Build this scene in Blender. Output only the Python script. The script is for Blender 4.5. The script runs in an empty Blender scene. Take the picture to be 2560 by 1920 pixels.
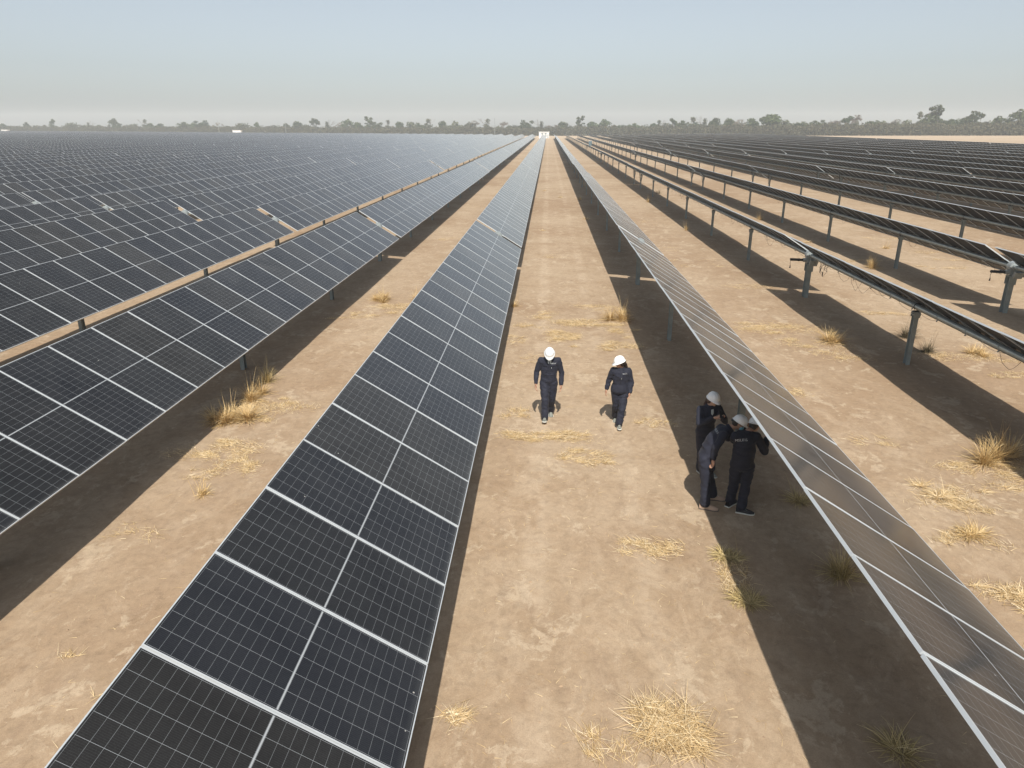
import bpy, bmesh, math, random
import numpy as np
from mathutils import Vector, Matrix, noise
from mathutils.bvhtree import BVHTree
R = math.radians
scn = bpy.context.scene
C = scn.collection
random.seed(7); rng = np.random.default_rng(7)

# ------------------------------------------------------------------ camera, sky, sun, exposure
H = 6.2; F = 1780.0                       # camera height (m); focal length in pixels of the 2560 px photograph
PITCH = math.atan((960 - 321.5) / F); YAW = math.atan((1371 - 1280) / math.hypot(F, 960 - 321.5))
cam = bpy.data.cameras.new('camera'); cam.sensor_width = 36; cam.lens = 36 * F / 2560
cam.clip_start = 0.1; cam.clip_end = 9000
co = bpy.data.objects.new('camera', cam); C.objects.link(co)
co.location = (0, 0, H); co.rotation_euler = (math.pi / 2 - PITCH, 0, YAW); scn.camera = co

SUN = Vector((0.04, -0.78, 1.0)).normalized()
w = bpy.data.worlds.new('World'); scn.world = w; w.use_nodes = True
nt = w.node_tree; bg = nt.nodes['Background']
sky = nt.nodes.new('ShaderNodeTexSky'); sky.sky_type = 'NISHITA'; sky.sun_disc = False
sky.sun_elevation = math.asin(SUN.z); sky.sun_rotation = math.atan2(SUN.x, SUN.y)
sky.air_density = 1.0; sky.dust_density = 1.8; sky.ozone_density = 1.0; sky.altitude = 100
hs = nt.nodes.new('ShaderNodeHueSaturation'); hs.inputs['Saturation'].default_value = 0.42
mxs = nt.nodes.new('ShaderNodeMix'); mxs.data_type = 'RGBA'; mxs.blend_type = 'MULTIPLY'; mxs.inputs[0].default_value = 1
mxs.inputs[7].default_value = (.955, 1.0, 1.03, 1)
nt.links.new(sky.outputs[0], hs.inputs['Color']); nt.links.new(hs.outputs[0], mxs.inputs[6]); nt.links.new(mxs.outputs[2], bg.inputs[0])
bg.inputs[1].default_value = 0.112
sl = bpy.data.lights.new('sun', 'SUN'); sl.energy = 5.0; sl.angle = R(0.6); sl.color = (1.0, 0.95, 0.87)
so = bpy.data.objects.new('sun', sl); C.objects.link(so); so.location = (0, -20, 40)
so.rotation_mode = 'QUATERNION'; so.rotation_quaternion = (-SUN).to_track_quat('-Z', 'Y')
scn.view_settings.view_transform = 'Standard'; scn.view_settings.look = 'None'
scn.view_settings.gamma = 1; scn.view_settings.use_curve_mapping = False
scn.view_settings.exposure = 0.10
scn.cycles.volume_bounces = 1; scn.cycles.max_bounces = 8; scn.cycles.transparent_max_bounces = 8

# ------------------------------------------------------------------ helpers
def tag(o, label=None, cat=None, group=None, kind=None):
    if label: o['label'] = label
    if cat: o['category'] = cat
    if group: o['group'] = group
    if kind: o['kind'] = kind
    return o
def empty(name, loc=(0, 0, 0), label=None, cat=None, group=None):
    o = bpy.data.objects.new(name, None); C.objects.link(o); o.location = loc; o.empty_display_size = .2
    return tag(o, label, cat, group)
def link(name, mesh, parent=None, loc=(0, 0, 0), rot=(0, 0, 0)):
    o = bpy.data.objects.new(name, mesh); C.objects.link(o); o.parent = parent
    o.location = loc; o.rotation_euler = rot
    return o
class MB:
    """collects shapes into one mesh"""
    def __init__(s): s.v = []; s.f = []; s.m = []; s.uv = {}; s.tint = []
    def add(s, vs, fs, mi=0):
        b = len(s.v); s.v += [tuple(v) for v in vs]
        for f in fs: s.f.append(tuple(b + i for i in f)); s.m.append(mi)
        return b
    def box(s, x0, x1, y0, y1, z0, z1, mi=0, M=None):
        vs = [Vector((x, y, z)) for z in (z0, z1) for y in (y0, y1) for x in (x0, x1)]
        if M: vs = [M @ v for v in vs]
        s.add(vs, [(0, 2, 3, 1), (4, 5, 7, 6), (0, 1, 5, 4), (2, 6, 7, 3), (0, 4, 6, 2), (1, 3, 7, 5)], mi)
    def tube(s, pts, rad, n=8, mi=0, cap=True):
        pts = [Vector(p) for p in pts]; rad = rad if hasattr(rad, '__len__') else [rad] * len(pts)
        b = len(s.v); a0 = None
        for i, p in enumerate(pts):
            d = (pts[min(i + 1, len(pts) - 1)] - pts[max(i - 1, 0)]).normalized()
            if a0 is None: a0 = d.orthogonal().normalized()
            a0 = (a0 - d * a0.dot(d)).normalized(); b0 = d.cross(a0)
            for k in range(n):
                t = 2 * math.pi * k / n
                s.v.append(tuple(p + (a0 * math.cos(t) + b0 * math.sin(t)) * rad[i]))
        for i in range(len(pts) - 1):
            for k in range(n):
                a = b + i * n + k; c = b + i * n + (k + 1) % n
                s.f.append((a, c, c + n, a + n)); s.m.append(mi)
        if cap:
            s.f.append(tuple(b + k for k in range(n))[::-1]); s.m.append(mi)
            s.f.append(tuple(b + (len(pts) - 1) * n + k for k in range(n))); s.m.append(mi)
    def ell(s, c, r, mi=0, nu=12, nv=8, M=None):
        vs = []; fs = []
        for j in range(nv + 1):
            ph = math.pi * j / nv
            for i in range(nu):
                th = 2 * math.pi * i / nu
                v = Vector((r[0] * math.sin(ph) * math.cos(th), r[1] * math.sin(ph) * math.sin(th), r[2] * math.cos(ph)))
                if M: v = M @ v
                vs.append(v + Vector(c))
        for j in range(nv):
            for i in range(nu):
                a = j * nu + i; b2 = j * nu + (i + 1) % nu
                fs.append((a, a + nu, b2 + nu, b2))
        s.add(vs, fs, mi)
    def mesh(s, name, mats, smooth=False):
        me = bpy.data.meshes.new(name); me.from_pydata(s.v, [], s.f)
        for m in (mats if isinstance(mats, (list, tuple)) else [mats]): me.materials.append(m)
        me.polygons.foreach_set('material_index', s.m)
        if smooth: me.polygons.foreach_set('use_smooth', [True] * len(me.polygons))
        me.update(); return me
    def build(s, name, mats, parent=None, smooth=False, loc=(0, 0, 0), rot=(0, 0, 0)):
        return link(name, s.mesh(name, mats, smooth), parent, loc, rot)

# ------------------------------------------------------------------ node helpers / materials
def newmat(name):
    m = bpy.data.materials.new(name); m.use_nodes = True
    return m, m.node_tree, m.node_tree.nodes['Principled BSDF']
def N(nt, typ, **kw):
    n = nt.nodes.new(typ)
    for k, v in kw.items():
        if k in n.inputs.keys() if isinstance(k, str) else False: n.inputs[k].default_value = v
        else: setattr(n, k, v)
    return n
def L(nt, a, b): nt.links.new(a, b)
def math_(nt, op, a, b=None, c=None, clamp=False):
    n = nt.nodes.new('ShaderNodeMath'); n.operation = op; n.use_clamp = clamp
    for i, v in enumerate((a, b, c)):
        if v is None: continue
        if isinstance(v, (int, float)): n.inputs[i].default_value = v
        else: nt.links.new(v, n.inputs[i])
    return n.outputs[0]
def noise_(nt, vec, scale, detail=4, rough=.55, dist=0, color=False):
    n = nt.nodes.new('ShaderNodeTexNoise'); n.inputs['Scale'].default_value = scale
    n.inputs['Detail'].default_value = detail; n.inputs['Roughness'].default_value = rough; n.inputs['Distortion'].default_value = dist
    if vec is not None: nt.links.new(vec, n.inputs['Vector'])
    return n.outputs['Color' if color else 'Fac']
def ramp(nt, fac, stops):
    n = nt.nodes.new('ShaderNodeValToRGB'); e = n.color_ramp.elements
    while len(e) > 1: e.remove(e[-1])
    for i, (p, c) in enumerate(stops):
        el = e[0] if i == 0 else e.new(p)
        el.position = p; el.color = (*c, 1) if hasattr(c, '__len__') else (c, c, c, 1)
    nt.links.new(fac, n.inputs[0]); return n.outputs[0]
def mix(nt, fac, a, b, mode='MIX'):
    n = nt.nodes.new('ShaderNodeMix'); n.data_type = 'RGBA'; n.blend_type = mode
    for s, v in ((0, fac), (6, a), (7, b)):
        if isinstance(v, (int, float)): n.inputs[s].default_value = v
        elif hasattr(v, '__len__'): n.inputs[s].default_value = (*v, 1)
        else: nt.links.new(v, n.inputs[s])
    return n.outputs[2]
def bump(nt, p, h, strength, dist):
    b = nt.nodes.new('ShaderNodeBump'); b.inputs['Strength'].default_value = strength; b.inputs['Distance'].default_value = dist
    nt.links.new(h, b.inputs['Height']); nt.links.new(b.outputs[0], p.inputs['Normal'])
def simple(name, col, rough=.6, metal=0, var=.12, scale=8, bmp=0):
    m, nt, p = newmat(name)
    tc = nt.nodes.new('ShaderNodeTexCoord')
    n = noise_(nt, tc.outputs['Object'], scale, 5)
    c = ramp(nt, n, [(.3, tuple(x * (1 - var) for x in col)), (.7, tuple(min(1, x * (1 + var)) for x in col))])
    L(nt, c, p.inputs['Base Color']); p.inputs['Roughness'].default_value = rough; p.inputs['Metallic'].default_value = metal
    if bmp: bump(nt, p, n, .5, bmp)
    return m

def mat_ground():
    m, nt, p = newmat('dry_soil')
    tc = nt.nodes.new('ShaderNodeTexCoord'); P = tc.outputs['Object']
    sep = nt.nodes.new('ShaderNodeSeparateXYZ'); L(nt, P, sep.inputs[0])
    big = noise_(nt, P, .09, 4, .6, .4)
    mid = noise_(nt, P, .75, 8, .66, .8)
    fine = noise_(nt, P, 6.5, 8, .7, .5)
    grit = noise_(nt, P, 60, 3, .7)
    base = ramp(nt, mid, [(.28, (.318, .228, .147)), (.5, (.362, .268, .178)), (.74, (.395, .300, .205))])
    tone = ramp(nt, big, [(.36, (.88, .83, .79)), (.62, (1.05, 1.06, 1.06))])
    c = mix(nt, 1.0, base, tone, 'MULTIPLY')
    # pale dried crust with ragged edges
    mp = nt.nodes.new('ShaderNodeMapping'); mp.inputs['Scale'].default_value = (1, .62, 1); mp.inputs['Location'].default_value = (3.1, 1.7, 0)
    L(nt, P, mp.inputs[0])
    cr = noise_(nt, mp.outputs[0], 1.15, 10, .68, .5)
    cr = math_(nt, 'ADD', cr, math_(nt, 'MULTIPLY', math_(nt, 'SUBTRACT', fine, .5), .28)); crm = ramp(nt, cr, [(.575, 0.0), (.61, 1.0)])
    c = mix(nt, math_(nt, 'MULTIPLY', crm, .60), c, (.475, .375, .265))
    cr2 = noise_(nt, mp.outputs[0], 3.6, 10, .75, .6)
    c = mix(nt, math_(nt, 'MULTIPLY', ramp(nt, math_(nt, 'ADD', cr2, math_(nt, 'MULTIPLY', math_(nt, 'SUBTRACT', fine, .5), .3)), [(.60, 0.0), (.64, 1.0)]), .5), c, (.465, .37, .262))
    fl = noise_(nt, mp.outputs[0], 1.5, 14, .78, .9)
    flm = ramp(nt, math_(nt, 'ADD', fl, math_(nt, 'MULTIPLY', math_(nt, 'SUBTRACT', big, .5), .5)), [(.47, 0.0), (.545, 1.0)])
    c = mix(nt, math_(nt, 'MULTIPLY', flm, .34), c, (.455, .350, .245))
    fl2 = noise_(nt, mp.outputs[0], 9, 10, .8, .4)
    c = mix(nt, math_(nt, 'MULTIPLY', ramp(nt, fl2, [(.52, 0.0), (.60, 1.0)]), .22), c, (.235, .160, .105))
    # darker, redder compacted soil
    dk = noise_(nt, mp.outputs[0], 1.9, 9, .7, 1.0)
    c = mix(nt, math_(nt, 'MULTIPLY', ramp(nt, dk, [(.34, 1.0), (.46, 0.0)]), .38), c, (.27, .19, .127))
    # two faint wheel tracks down the lanes
    xm = math_(nt, 'SUBTRACT', sep.outputs[0], .75)
    tr = math_(nt, 'ABSOLUTE', math_(nt, 'SUBTRACT', math_(nt, 'ABSOLUTE', xm), .85))
    trm = math_(nt, 'MULTIPLY', ramp(nt, tr, [(.10, 1.0), (.28, 0.0)]), ramp(nt, mid, [(.42, 0.0), (.55, 1.0)]))
    c = mix(nt, math_(nt, 'MULTIPLY', trm, .35), c, (.50, .395, .285))
    c = mix(nt, .40, c, mix(nt, 1.0, c, ramp(nt, fine, [(.3, .55), (.5, 1.0), (.72, 1.28)]), 'MULTIPLY'))
    c = mix(nt, .5, c, mix(nt, 1.0, c, ramp(nt, grit, [(.25, .7), (.6, 1.12)]), 'MULTIPLY'))
    # small dark crumbs and pale chips
    vo = nt.nodes.new('ShaderNodeTexVoronoi'); vo.inputs['Scale'].default_value = 9; L(nt, P, vo.inputs['Vector'])
    c = mix(nt, math_(nt, 'MULTIPLY', ramp(nt, vo.outputs['Distance'], [(.03, 1.0), (.07, 0.0)]), .5), c, (.16, .10, .06))
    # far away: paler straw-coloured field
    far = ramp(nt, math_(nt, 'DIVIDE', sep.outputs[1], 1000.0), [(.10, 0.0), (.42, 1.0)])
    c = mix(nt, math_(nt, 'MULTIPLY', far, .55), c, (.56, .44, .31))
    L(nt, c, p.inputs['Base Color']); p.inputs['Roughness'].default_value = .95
    p.inputs['Specular IOR Level'].default_value = .15
    h = math_(nt, 'ADD', math_(nt, 'MULTIPLY', fine, .5), math_(nt, 'ADD', math_(nt, 'MULTIPLY', crm, .12), math_(nt, 'MULTIPLY', grit, .22)))
    bump(nt, p, h, .42, .03)
    return m

def mat_glass():
    """dark cells under dusty glass; u runs along the long side (22 cells, white strip in the middle), v across (6 cells)"""
    m, nt, p = newmat('solar_cells')
    uv = nt.nodes.new('ShaderNodeUVMap'); uv.uv_map = 'UVMap'
    sp = nt.nodes.new('ShaderNodeSeparateXYZ'); L(nt, uv.outputs[0], sp.inputs[0])
    u, v = sp.outputs[0], sp.outputs[1]
    at = nt.nodes.new('ShaderNodeAttribute'); at.attribute_name = 'tint'
    oi = nt.nodes.new('ShaderNodeObjectInfo')
    rnd = math_(nt, 'FRACT', math_(nt, 'ADD', at.outputs['Fac'], oi.outputs['Random']))
    rnd2 = math_(nt, 'FRACT', math_(nt, 'MULTIPLY', rnd, 7.31))
    LX, LY = 2.384, 1.303
    # u in metres from centre, cells start .011 m off the centre
    um = math_(nt, 'ABSOLUTE', math_(nt, 'MULTIPLY', math_(nt, 'SUBTRACT', u, .5), LX))
    cell = (LX / 2 - .026 - .011) / 11
    uc = math_(nt, 'DIVIDE', math_(nt, 'SUBTRACT', um, .011), cell)
    fu = math_(nt, 'FRACT', uc)
    du = math_(nt, 'MULTIPLY', math_(nt, 'MINIMUM', fu, math_(nt, 'SUBTRACT', 1.0, fu)), cell)
    vm = math_(nt, 'MULTIPLY', v, LY)
    vcell = (LY - .052) / 6
    vc = math_(nt, 'DIVIDE', math_(nt, 'SUBTRACT', vm, .026), vcell)
    fv = math_(nt, 'FRACT', vc)
    dv = math_(nt, 'MULTIPLY', math_(nt, 'MINIMUM', fv, math_(nt, 'SUBTRACT', 1.0, fv)), vcell)
    lu = math_(nt, 'MULTIPLY', math_(nt, 'LESS_THAN', du, .0010), .6)
    lv = math_(nt, 'LESS_THAN', dv, .0012)
    mid = math_(nt, 'LESS_THAN', um, .0075)
    edge = math_(nt, 'MAXIMUM', math_(nt, 'GREATER_THAN', um, LX / 2 - .024),
                 math_(nt, 'MAXIMUM', math_(nt, 'LESS_THAN', vm, .024), math_(nt, 'GREATER_THAN', vm, LY - .024)))
    line = math_(nt, 'MAXIMUM', math_(nt, 'MAXIMUM', lu, lv), mid, clamp=True)
    # busbars: ten hairlines per cell, running along the long side of the module
    bb = math_(nt, 'FRACT', math_(nt, 'MULTIPLY', vc, 11.0))
    bbl = math_(nt, 'MULTIPLY', math_(nt, 'LESS_THAN', bb, .10), .035)
    tc = nt.nodes.new('ShaderNodeTexCoord')
    gg = nt.nodes.new('ShaderNodeNewGeometry'); W = gg.outputs['Position']
    cellc = mix(nt, rnd, (.0075, .0080, .0095), (.0085, .0100, .0145))
    cellc = mix(nt, math_(nt, 'MULTIPLY', math_(nt, 'GREATER_THAN', rnd2, .72), .8), cellc, (.0115, .0105, .0095))
    base = mix(nt, math_(nt, 'ADD', math_(nt, 'MULTIPLY', line, .62), bbl, clamp=True), cellc, (.55, .58, .60))
    base = mix(nt, math_(nt, 'MULTIPLY', edge, .75), base, (.010, .010, .012))
    d1 = noise_(nt, W, 1.1, 6, .65, .6); d2 = noise_(nt, W, 90, 3, .8)
    dust = math_(nt, 'MULTIPLY', ramp(nt, d1, [(.3, .35), (.7, 1.0)]), ramp(nt, d2, [(.35, .55), (.75, 1.5)]))
    # dust gathers along the lower edge of every module
    dl = ramp(nt, u, [(.965, 0.0), (.995, 1.0)])
    # a thin dust film: its opacity is 1 - exp(-thickness / cos(angle)), as for any thin layer
    dp = nt.nodes.new('ShaderNodeVectorMath'); dp.operation = 'DOT_PRODUCT'; L(nt, gg.outputs['Incoming'], dp.inputs[0]); L(nt, gg.outputs['Normal'], dp.inputs[1])
    cs = math_(nt, 'MAXIMUM', math_(nt, 'ABSOLUTE', dp.outputs['Value']), .01)
    thick = math_(nt, 'ADD', math_(nt, 'MULTIPLY', dust, math_(nt, 'ADD', .015, math_(nt, 'MULTIPLY', rnd2, .010))), math_(nt, 'MULTIPLY', dl, .02))
    dustf = math_(nt, 'SUBTRACT', 1.0, math_(nt, 'EXPONENT', math_(nt, 'MULTIPLY', math_(nt, 'DIVIDE', thick, cs), -1.0)), clamp=True)
    base = mix(nt, dustf, base, (.63, .63, .61))
    vo = nt.nodes.new('ShaderNodeTexVoronoi'); vo.inputs['Scale'].default_value = 2.3; L(nt, W, vo.inputs['Vector'])
    spots = math_(nt, 'MULTIPLY', math_(nt, 'LESS_THAN', vo.outputs['Distance'], .022), .55)
    base = mix(nt, spots, base, (.75, .73, .68))
    L(nt, base, p.inputs['Base Color'])
    p.inputs['IOR'].default_value = 1.45
    L(nt, math_(nt, 'ADD', .10, math_(nt, 'MULTIPLY', dust, .06)), p.inputs['Roughness'])
    p.inputs['Specular IOR Level'].default_value = .32
    bump(nt, p, noise_(nt, W, 1.7, 2), .04, .02)
    p.inputs['Sheen Weight'].default_value = .2; p.inputs['Sheen Roughness'].default_value = .18; p.inputs['Sheen Tint'].default_value = (.9, .87, .82, 1)
    return m

def mat_leaf(name, a, b, c, trans=.25):
    m, nt, p = newmat(name)
    oi = nt.nodes.new('ShaderNodeObjectInfo'); gg = nt.nodes.new('ShaderNodeNewGeometry')
    n = noise_(nt, gg.outputs['Position'], .9, 4)
    col = ramp(nt, math_(nt, 'FRACT', math_(nt, 'ADD', gg.outputs['Random Per Island'], 0)), [(0, a), (.5, b), (1, c)])
    col = mix(nt, 1.0, col, ramp(nt, n, [(.3, .75), (.7, 1.2)]), 'MULTIPLY')
    hs = nt.nodes.new('ShaderNodeHueSaturation')
    L(nt, math_(nt, 'ADD', .485, math_(nt, 'MULTIPLY', oi.outputs['Random'], .03)), hs.inputs['Hue'])
    L(nt, math_(nt, 'ADD', .75, math_(nt, 'MULTIPLY', math_(nt, 'FRACT', math_(nt, 'MULTIPLY', oi.outputs['Random'], 5.7)), .55)), hs.inputs['Value'])
    L(nt, col, hs.inputs['Color']); L(nt, hs.outputs[0], p.inputs['Base Color'])
    p.inputs['Roughness'].default_value = .8; p.inputs['Specular IOR Level'].default_value = .2
    return m
def mat_straw(name, stops):
    m, nt, p = newmat(name)
    gg = nt.nodes.new('ShaderNodeNewGeometry')
    L(nt, ramp(nt, gg.outputs['Random Per Island'], stops), p.inputs['Base Color'])
    p.inputs['Roughness'].default_value = .6; p.inputs['Specular IOR Level'].default_value = .3
    return m

M = {}
M['ground'] = mat_ground(); M['glass'] = mat_glass()
M['back'] = simple('module_back_glass', (.016, .016, .017), .45, 0, .2, 2); M['back'].node_tree.nodes['Principled BSDF'].inputs['Specular IOR Level'].default_value = .25
M['alu'] = simple('anodised_aluminium', (.60, .63, .645), .38, .25, .06, 3)
M['steel'] = simple('galvanised_steel', (.30, .335, .335), .52, .35, .14, 5, .002)
M['post'] = simple('galvanised_post', (.27, .31, .305), .6, .25, .16, 4, .002)
M['black'] = simple('black_plastic', (.02, .02, .022), .5)
M['cast'] = simple('grey_cast_metal', (.34, .37, .37), .5, .3)
M['white'] = simple('white_paint', (.80, .80, .78), .45, 0, .04)
M['jbox'] = simple('junction_box_plastic', (.012, .012, .012), .5)
M['leafA'] = mat_leaf('olive_leaves', (.040, .062, .022), (.066, .088, .034), (.10, .118, .052))
M['leafB'] = mat_leaf('grey_green_leaves', (.070, .082, .044), (.100, .110, .060), (.14, .14, .085))
M['twig'] = mat_leaf('bare_twigs', (.14, .115, .09), (.19, .16, .125), (.24, .21, .165))
M['scrub'] = mat_leaf('scrub_leaves', (.070, .068, .038), (.105, .100, .056), (.15, .13, .082))
M['bark'] = simple('bark', (.14, .115, .09), .9, 0, .25)
M['straw'] = mat_straw('straw', [(0, (.36, .24, .11)), (.35, (.58, .41, .20)), (.75, (.72, .55, .31)), (1, (.82, .70, .49))])
M['drygrass'] = mat_straw('dry_grass', [(0, (.26, .16, .06)), (.35, (.52, .35, .14)), (.75, (.70, .50, .23)), (1, (.80, .64, .38))])
M['deadgrass'] = mat_straw('dead_dark_grass', [(0, (.055, .045, .028)), (.5, (.12, .10, .06)), (.9, (.22, .18, .10)), (1, (.40, .31, .16))])
M['greengrass'] = mat_straw('half_green_grass', [(0, (.22, .16, .06)), (.3, (.42, .32, .13)), (.75, (.62, .48, .23)), (1, (.74, .60, .34))])

# ------------------------------------------------------------------ terrain
def terrain(x, y):
    x = 450 * np.tanh(x / 450); y = np.minimum(y, 600)
    t = .0025 * y + np.where(x > 0, .009 * x, 6.7e-6 * x * x) - .24
    return np.where(t > 1, t, .07 * np.log1p(np.exp(np.minimum(t, 1.5) / .07)))
def ripple(x, y):
    return .035 * noise.noise(Vector((x * .33, y * .33, 1.3))) + .016 * noise.noise(Vector((x * 1.3, y * 1.3, 4.1))) + .006 * noise.noise(Vector((x * 4.5, y * 4.5, 7.7)))
def gz(x, y):
    x = float(x); y = float(y); k = max(0, min(1, (70 - y) / 30)) * max(0, min(1, (45 - abs(x)) / 15))
    return float(terrain(np.float64(x), np.float64(y))) + k * ripple(x, y)

def build_ground():
    def axis(segs):
        out = []
        for a, b, s in segs: out += list(np.arange(a, b, s))
        return np.array(out)
    xs = axis([(-2600, -800, 200), (-800, -200, 50), (-200, -40, 8), (-40, -12, 1.0), (-12, 16, .22), (16, 40, 1.0), (40, 200, 8), (200, 800, 50), (800, 2601, 200)])
    ys = axis([(-300, -20, 40), (-20, 2, 2.0), (2, 26, .22), (26, 70, 1.0), (70, 260, 8), (260, 900, 40), (900, 3401, 250)])
    nx, ny = len(xs), len(ys)
    X, Y = np.meshgrid(xs, ys); Z = terrain(X, Y)
    for j in range(ny):
        if ys[j] > 70: break
        for i in range(nx):
            if abs(xs[i]) < 45: Z[j, i] = gz(xs[i], ys[j])
    v = np.stack([X, Y, Z], -1).reshape(-1, 3)
    idx = np.arange(nx * ny).reshape(ny, nx)
    f = np.stack([idx[:-1, :-1], idx[:-1, 1:], idx[1:, 1:], idx[1:, :-1]], -1).reshape(-1, 4)
    me = bpy.data.meshes.new('ground'); me.from_pydata(v.tolist(), [], f.tolist()); me.materials.append(M['ground'])
    me.polygons.foreach_set('use_smooth', [True] * len(me.polygons))
    tag(link('ground', me), kind='structure')
build_ground()

# ------------------------------------------------------------------ camera maths (only to choose what is near / in view)
def project(x, y, z):
    d = Vector((x, y, z - H)); cp, sp = math.cos(PITCH), math.sin(PITCH); cy, sy = math.cos(-YAW), math.sin(-YAW)
    fw = Vector((sy * cp, cy * cp, -sp)); rt = Vector((cy, -sy, 0)); up = rt.cross(fw)
    t = d.dot(fw)
    if t < .1: return None
    return 1280 + F * d.dot(rt) / t, 960 - F * d.dot(up) / t, t
def at(px, py, z=0.0):
    cp, sp = math.cos(PITCH), math.sin(PITCH); cy, sy = math.cos(-YAW), math.sin(-YAW)
    fw = Vector((sy * cp, cy * cp, -sp)); rt = Vector((cy, -sy, 0)); up = rt.cross(fw)
    d = fw + rt * (px - 1280) / F - up * (py - 960) / F
    return d * ((z - H) / d.z) + Vector((0, 0, H))

# ------------------------------------------------------------------ solar trackers
TILT = 32.0; PL, PW, PD = 2.384, 1.303, .035; PITCH_M = 1.32; GAP = .29; NM = 43
AXZ = 1.62; OFF = .11
def panel_mesh():
    mb = MB(); a, b = PL / 2 - .0, PW / 2
    i0, j0 = a - .010, b - .010
    mb.add([(-i0, -j0, -.003), (i0, -j0, -.003), (i0, j0, -.003), (-i0, j0, -.003)], [(0, 1, 2, 3)], 0)
    mb.add([(-i0, -j0, -.009), (i0, -j0, -.009), (i0, j0, -.009), (-i0, j0, -.009)], [(3, 2, 1, 0)], 2)
    for k in (-.36, 0, .36): mb.box(-.035, .035, k - .05, k + .05, -.028, -.0095, 1)
    me = mb.mesh('panel', [M['glass'], M['jbox'], M['back']])
    uv = me.uv_layers.new(name='UVMap')
    for lp in me.loops:
        c = me.vertices[lp.vertex_index].co
        uv.data[lp.index].uv = (c.x / PL + .5, c.y / PW + .5)
    return me
def frame_mesh():
    mb = MB(); a, b = PL / 2, PW / 2; wd = .011
    mb.box(-a, a, -b, -b + wd, -PD, 0); mb.box(-a, a, b - wd, b, -PD, 0)
    mb.box(-a, -a + wd, -b + wd, b - wd, -PD, -.0005); mb.box(a - wd, a, -b + wd, b - wd, -PD, -.0005)
    # return flange underneath, along the long sides
    mb.box(-a + wd, a - wd, -b + wd, -b + .032, -PD, -PD + .002); mb.box(-a + wd, a - wd, b - .032, b - wd, -PD, -PD + .002)
    return mb.mesh('frame', M['alu'])
PANEL, FRAME = panel_mesh(), frame_mesh()
RT = Matrix.Rotation(R(TILT), 4, 'Y')
def panel_pos(i, s):            # i-th module of wing s (+1 far, -1 near)
    y = s * (GAP + PITCH_M * (i + .5))
    n = RT @ Vector((0, 0, 1)); return Vector((n.x * OFF, y, AXZ + n.z * OFF))
def joined_panels(items, name='panel_field'):
    """many modules as one mesh; glass, frame and junction boxes, random tint per module"""
    pv = np.array([v.co for v in PANEL.vertices]); fv = np.array([v.co for v in FRAME.vertices])
    Rm = np.array(RT.to_3x3())
    pf = [tuple(p.vertices) for p in PANEL.polygons]; pm = [p.material_index for p in PANEL.polygons]
    ff = [tuple(p.vertices) for p in FRAME.polygons]
    V = []; Fc = []; Mi = []; T = []; b = 0
    for i, s in items:
        c = np.array(panel_pos(i, s)); jit = rng.normal(0, .003)
        V.append(pv @ Rm.T + c + [0, 0, jit]); Fc += [tuple(b + k for k in f) for f in pf]; Mi += pm; b += len(pv)
        V.append(fv @ Rm.T + c + [0, 0, jit]); Fc += [tuple(b + k for k in f) for f in ff]; Mi += [3] * len(ff); b += len(fv)
        T += [rng.random()] * (len(pf) + len(ff))
    me = bpy.data.meshes.new(name); me.from_pydata(np.concatenate(V).tolist(), [], Fc)
    for m in (M['glass'], M['jbox'], M['back'], M['alu']): me.materials.append(m)
    me.polygons.foreach_set('material_index', Mi)
    at_ = me.attributes.new('tint', 'FLOAT', 'FACE'); at_.data.foreach_set('value', T)
    uvp = np.array([(v.co.x / PL + .5, v.co.y / PW + .5) for v in PANEL.vertices])
    one = np.concatenate([np.array([uvp[k] for f in pf for k in f]), np.zeros((sum(len(f) for f in ff), 2))])
    uv = me.uv_layers.new(name='UVMap'); uv.data.foreach_set('uv', np.tile(one, (len(items), 1)).ravel())
    me.update(); return me

POSTS_F = [8.35, 16.9, 25.5, 34.2, 43.0, 52.6]; POSTS_N = [-8.35, -16.8, -26.2, -36.0, -46.0, -55.6]
def tube_mesh(y0, y1):
    mb = MB(); mb.tube([(0, y0, AXZ), (0, y1, AXZ)], .078, 10)
    me = mb.mesh('torque_tube', M['steel'], True); return me
def clamps_mesh(y0, y1):
    """hat rails and straps under every module joint"""
    mb = MB()
    for s in (-1, 1):
        for i in range(NM + 1):
            y = s * (GAP + PITCH_M * i)
            if y < y0 or y > y1: continue
            Mx = Matrix.Translation((0, y, AXZ)) @ RT
            mb.box(-.24, .24, -.03, .03, .079, OFF - PD - .001 + .035 * 0, 0, Mx)
            mb.box(-.24, .24, -.05, -.03, .062, .078, 0, Mx); mb.box(-.24, .24, .03, .05, .062, .078, 0, Mx)
            mb.tube([(0, y - .018, AXZ), (0, y + .018, AXZ)], .086, 10)
            mb.box(-.012, .012, -.012, .012, -.13, -.08, 0, Mx)
    return mb.mesh('module_clamp', M['steel'])
def post_mesh(wd=.085, dp=.15, top=1.46, far=False):
    mb = MB(); t = .007 if not far else .02; hx = wd; hy = dp / 2
    hx = .055; hy = .085
    mb.box(-hx, hx, -hy, -hy + t, -1.2, top); mb.box(-hx, hx, hy - t, hy, -1.2, top); mb.box(-t / 2, t / 2, -hy + t, hy - t, -1.2, top)
    return mb.mesh('post', M['post'])
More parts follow.
